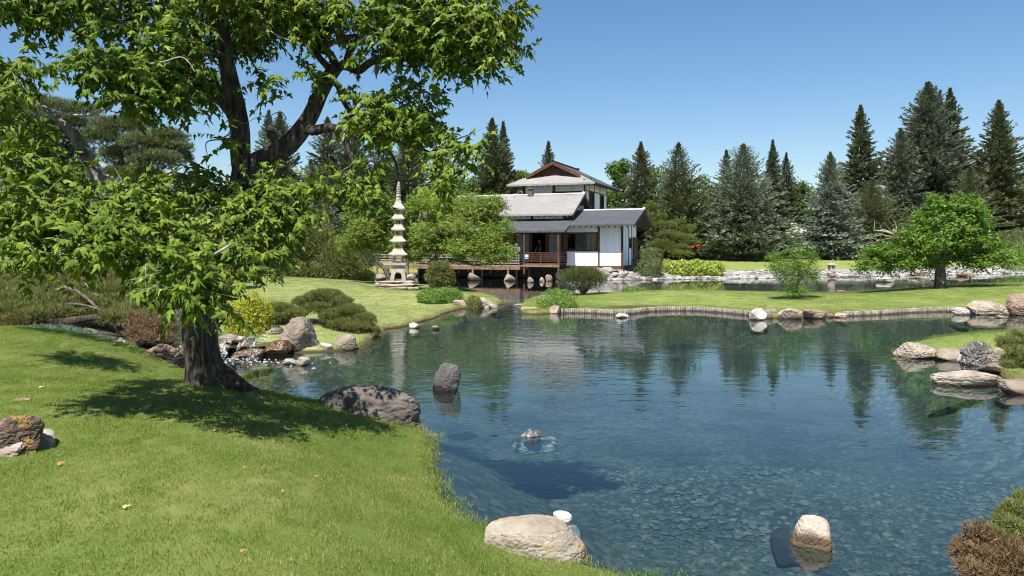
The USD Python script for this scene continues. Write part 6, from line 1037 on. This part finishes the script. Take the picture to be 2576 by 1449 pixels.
for px, py, s, m_, lab in [(143, 1178, .085, mat_fall, 'curled brown leaf lying on the lawn right of the lichen rock'), (308, 1287, .07, mat_fally, 'yellow green leaf lying in the middle of the foreground lawn'), (536, 1090, .06, mat_fall, 'brown leaf lying at the front edge of the maple shadow'), (565, 1085, .05, mat_fall, 'small brown leaf beside the one at the edge of the maple shadow'), (792, 1205, .05, mat_fall, 'brown leaf on the right slope of the lawn'), (610, 1182, .05, mat_fall, 'orange brown leaf in the sunny middle of the lawn'), (708, 1245, .04, mat_fally, 'pale yellow leaf on the slope toward the near bank'), (603, 1398, .05, mat_fall, 'brown leaf low in the lawn near the bottom edge'), (98, 980, .07, mat_fally, 'green yellow leaf beside the shaded patch at the left'), (1012, 1212, .06, mat_fall, 'pinkish brown leaf near the bank edge below the long boulder')]:
    b = gnd(px, py); v, f = leaves(np.array([[0, 0, .022]]), np.array([[1., .3, .25]]), np.array([[.1, -.5, 1.]]), s * .62, T_MAPLE); obj('fallen_leaf', (v + b, f), m_, label=lab, cat='leaf')

# ------------------------------------------------------------------ people on the veranda
def bone(p, q, a, b): return m3.Manifold.batch_hull([m3.Manifold.sphere(a, 14).translate(list(map(float, p))), m3.Manifold.sphere(b, 14).translate(list(map(float, q)))])
def blobmesh(bones, L=.03):
    m = m3.Manifold.batch_boolean(bones, m3.OpType.Add).refine_to_length(L); mm = m.to_mesh(); t = trimesh.Trimesh(mm.vert_properties[:, :3], mm.tri_verts, process=True); trimesh.smoothing.filter_taubin(t, iterations=6); return t
def hand(w, d, side):
    """palm, four fingers and a thumb"""
    w = np.array(w, float); d = unit(np.array(d, float)); s = unit(np.cross(d, [0, 0, 1.0]) + [0, 1e-3, 0]); out = [bone(w, w + d * .07, .026, .032)]
    for k, l in enumerate((.07, .08, .075, .055)):
        o = s * (k - 1.5) * .019; a = w + d * .075 + o; b_ = a + d * l * .55 - [0, 0, .012]; out += [bone(a, b_, .0095, .009), bone(b_, b_ + d * l * .4 - [0, 0, .022], .009, .008)]
    a = w + d * .03 - s * .028; out += [bone(a, a - s * .022 + d * .03, .011, .010), bone(a - s * .022 + d * .03, a - s * .022 + d * .062, .010, .008)]
    return out
def person(label, loc, rotz, lean, armfwd, top, bottom, hgt):
    t = thing('person', label, 'person', loc, rotz); s = hgt / 1.75; V = lambda *p: np.array(p, float) * s
    hip = V(0, 0, .92); chest = hip + V(0, -math.sin(lean) * .40, math.cos(lean) * .40); neck = hip + V(0, -math.sin(lean) * .56, math.cos(lean) * .56); head = neck + V(0, -math.sin(lean) * .10 - .01, .15)
    B = [bone(hip, chest, .145 * s, .165 * s), bone(chest - V(.13, 0, -.06), chest + V(.13, 0, .06), .09 * s, .09 * s), bone(chest, neck, .12 * s, .055 * s), bone(neck, head, .055 * s, .075 * s), bone(head - V(0, 0, .02), head + V(0, 0, .05), .085 * s, .10 * s), bone(head + V(0, -.10, -.01), head + V(0, -.085, .03), .016 * s, .012 * s)]
    arms = []
    for sd in (-1, 1):
        sh = chest + V(.19 * sd, 0, .09); el = sh + V(.04 * sd, -.10 - .12 * armfwd, -.26 + .06 * armfwd); wr = el + V(-.04 * sd, -.08 - .16 * armfwd, -.20 + .16 * armfwd); arms += [bone(sh, el, .062 * s, .048 * s), bone(el, wr, .045 * s, .032 * s)]
        B += [bone(sh, el, .055 * s, .04 * s), bone(el, wr, .04 * s, .028 * s)] + hand(wr, wr - el, sd)
        kn = V(.10 * sd, -.03, .48); an = V(.11 * sd, .02, .09); B += [bone(hip + V(.09 * sd, 0, 0), kn, .09 * s, .06 * s), bone(kn, an, .058 * s, .04 * s), bone(an - V(0, 0, .04), an + V(0, -.15, -.05), .045 * s, .038 * s)]
    body = obj('body', blobmesh(B), mat_skin, t, smooth=True)
    obj('shirt', blobmesh([bone(hip, chest, .16 * s, .18 * s), bone(chest - V(.13, 0, -.06), chest + V(.13, 0, .06), .105 * s, .105 * s), bone(chest, chest + (neck - chest) * .6, .13 * s, .09 * s)] + [bone(*[q for q in a_]) for a_ in []] + [arms[0], arms[2]]), top, t, smooth=True)
    obj('trousers', blobmesh([bone(hip - V(.07, 0, 0), hip + V(.07, 0, 0), .155 * s, .155 * s)] + [bone(hip + V(.09 * sd, 0, -.02), V(.10 * sd, -.03, .48), .105 * s, .075 * s) for sd in (-1, 1)] + [bone(V(.10 * sd, -.03, .48), V(.11 * sd, .02, .13), .075 * s, .062 * s) for sd in (-1, 1)]), bottom, t, smooth=True)
    hr = obj('hair', blobmesh([bone(head + V(0, .025, .01), head + V(0, .012, .07), .10 * s, .105 * s)], .02), mat_hair, t, smooth=True)
    obj('eyes', cat_([(np.array(trimesh.creation.icosphere(1, .011 * s).vertices) + head + V(.035 * sd, -.088, .02), trimesh.creation.icosphere(1, .01).faces) for sd in (-1, 1)]), mat_dark, t)
    obj('shoes', blobmesh([bone(V(.11 * sd, .03, .04), V(.11 * sd, -.15, .03), .05 * s, .04 * s) for sd in (-1, 1)], .02), mat_blackcloth, t, smooth=True)
def local(u, v, z): c, q = math.cos(math.radians(ROT)), math.sin(math.radians(ROT)); return (7.67 + u * c + v * q, 53.0 - u * q + v * c, z)
person('person in a checked shirt leaning forward at the walkway railing', local(-7.0, -2.05, .97), -ROT + 8, .5, 1.0, mat_plaid, mat_jeans, 1.60)
person('person in dark clothes standing in the open doorway of the veranda', local(-6.3, .75, 1.09), -ROT - 20, .05, .2, mat_blackcloth, mat_blackcloth, 1.72)
bg = thing('red_bag', 'small red bag hanging by the walkway railing behind the leaning person', 'bag', local(-7.42, -2.45, 1.2)); obj('pouch', bbox(-.12, .12, -.05, .05, 0, .26, .04), mat_red, bg); obj('strap', tube([(-.08, 0, .25), (0, 0, .40), (.08, 0, .25)], [.012] * 3, 6, 5), mat_red, bg)
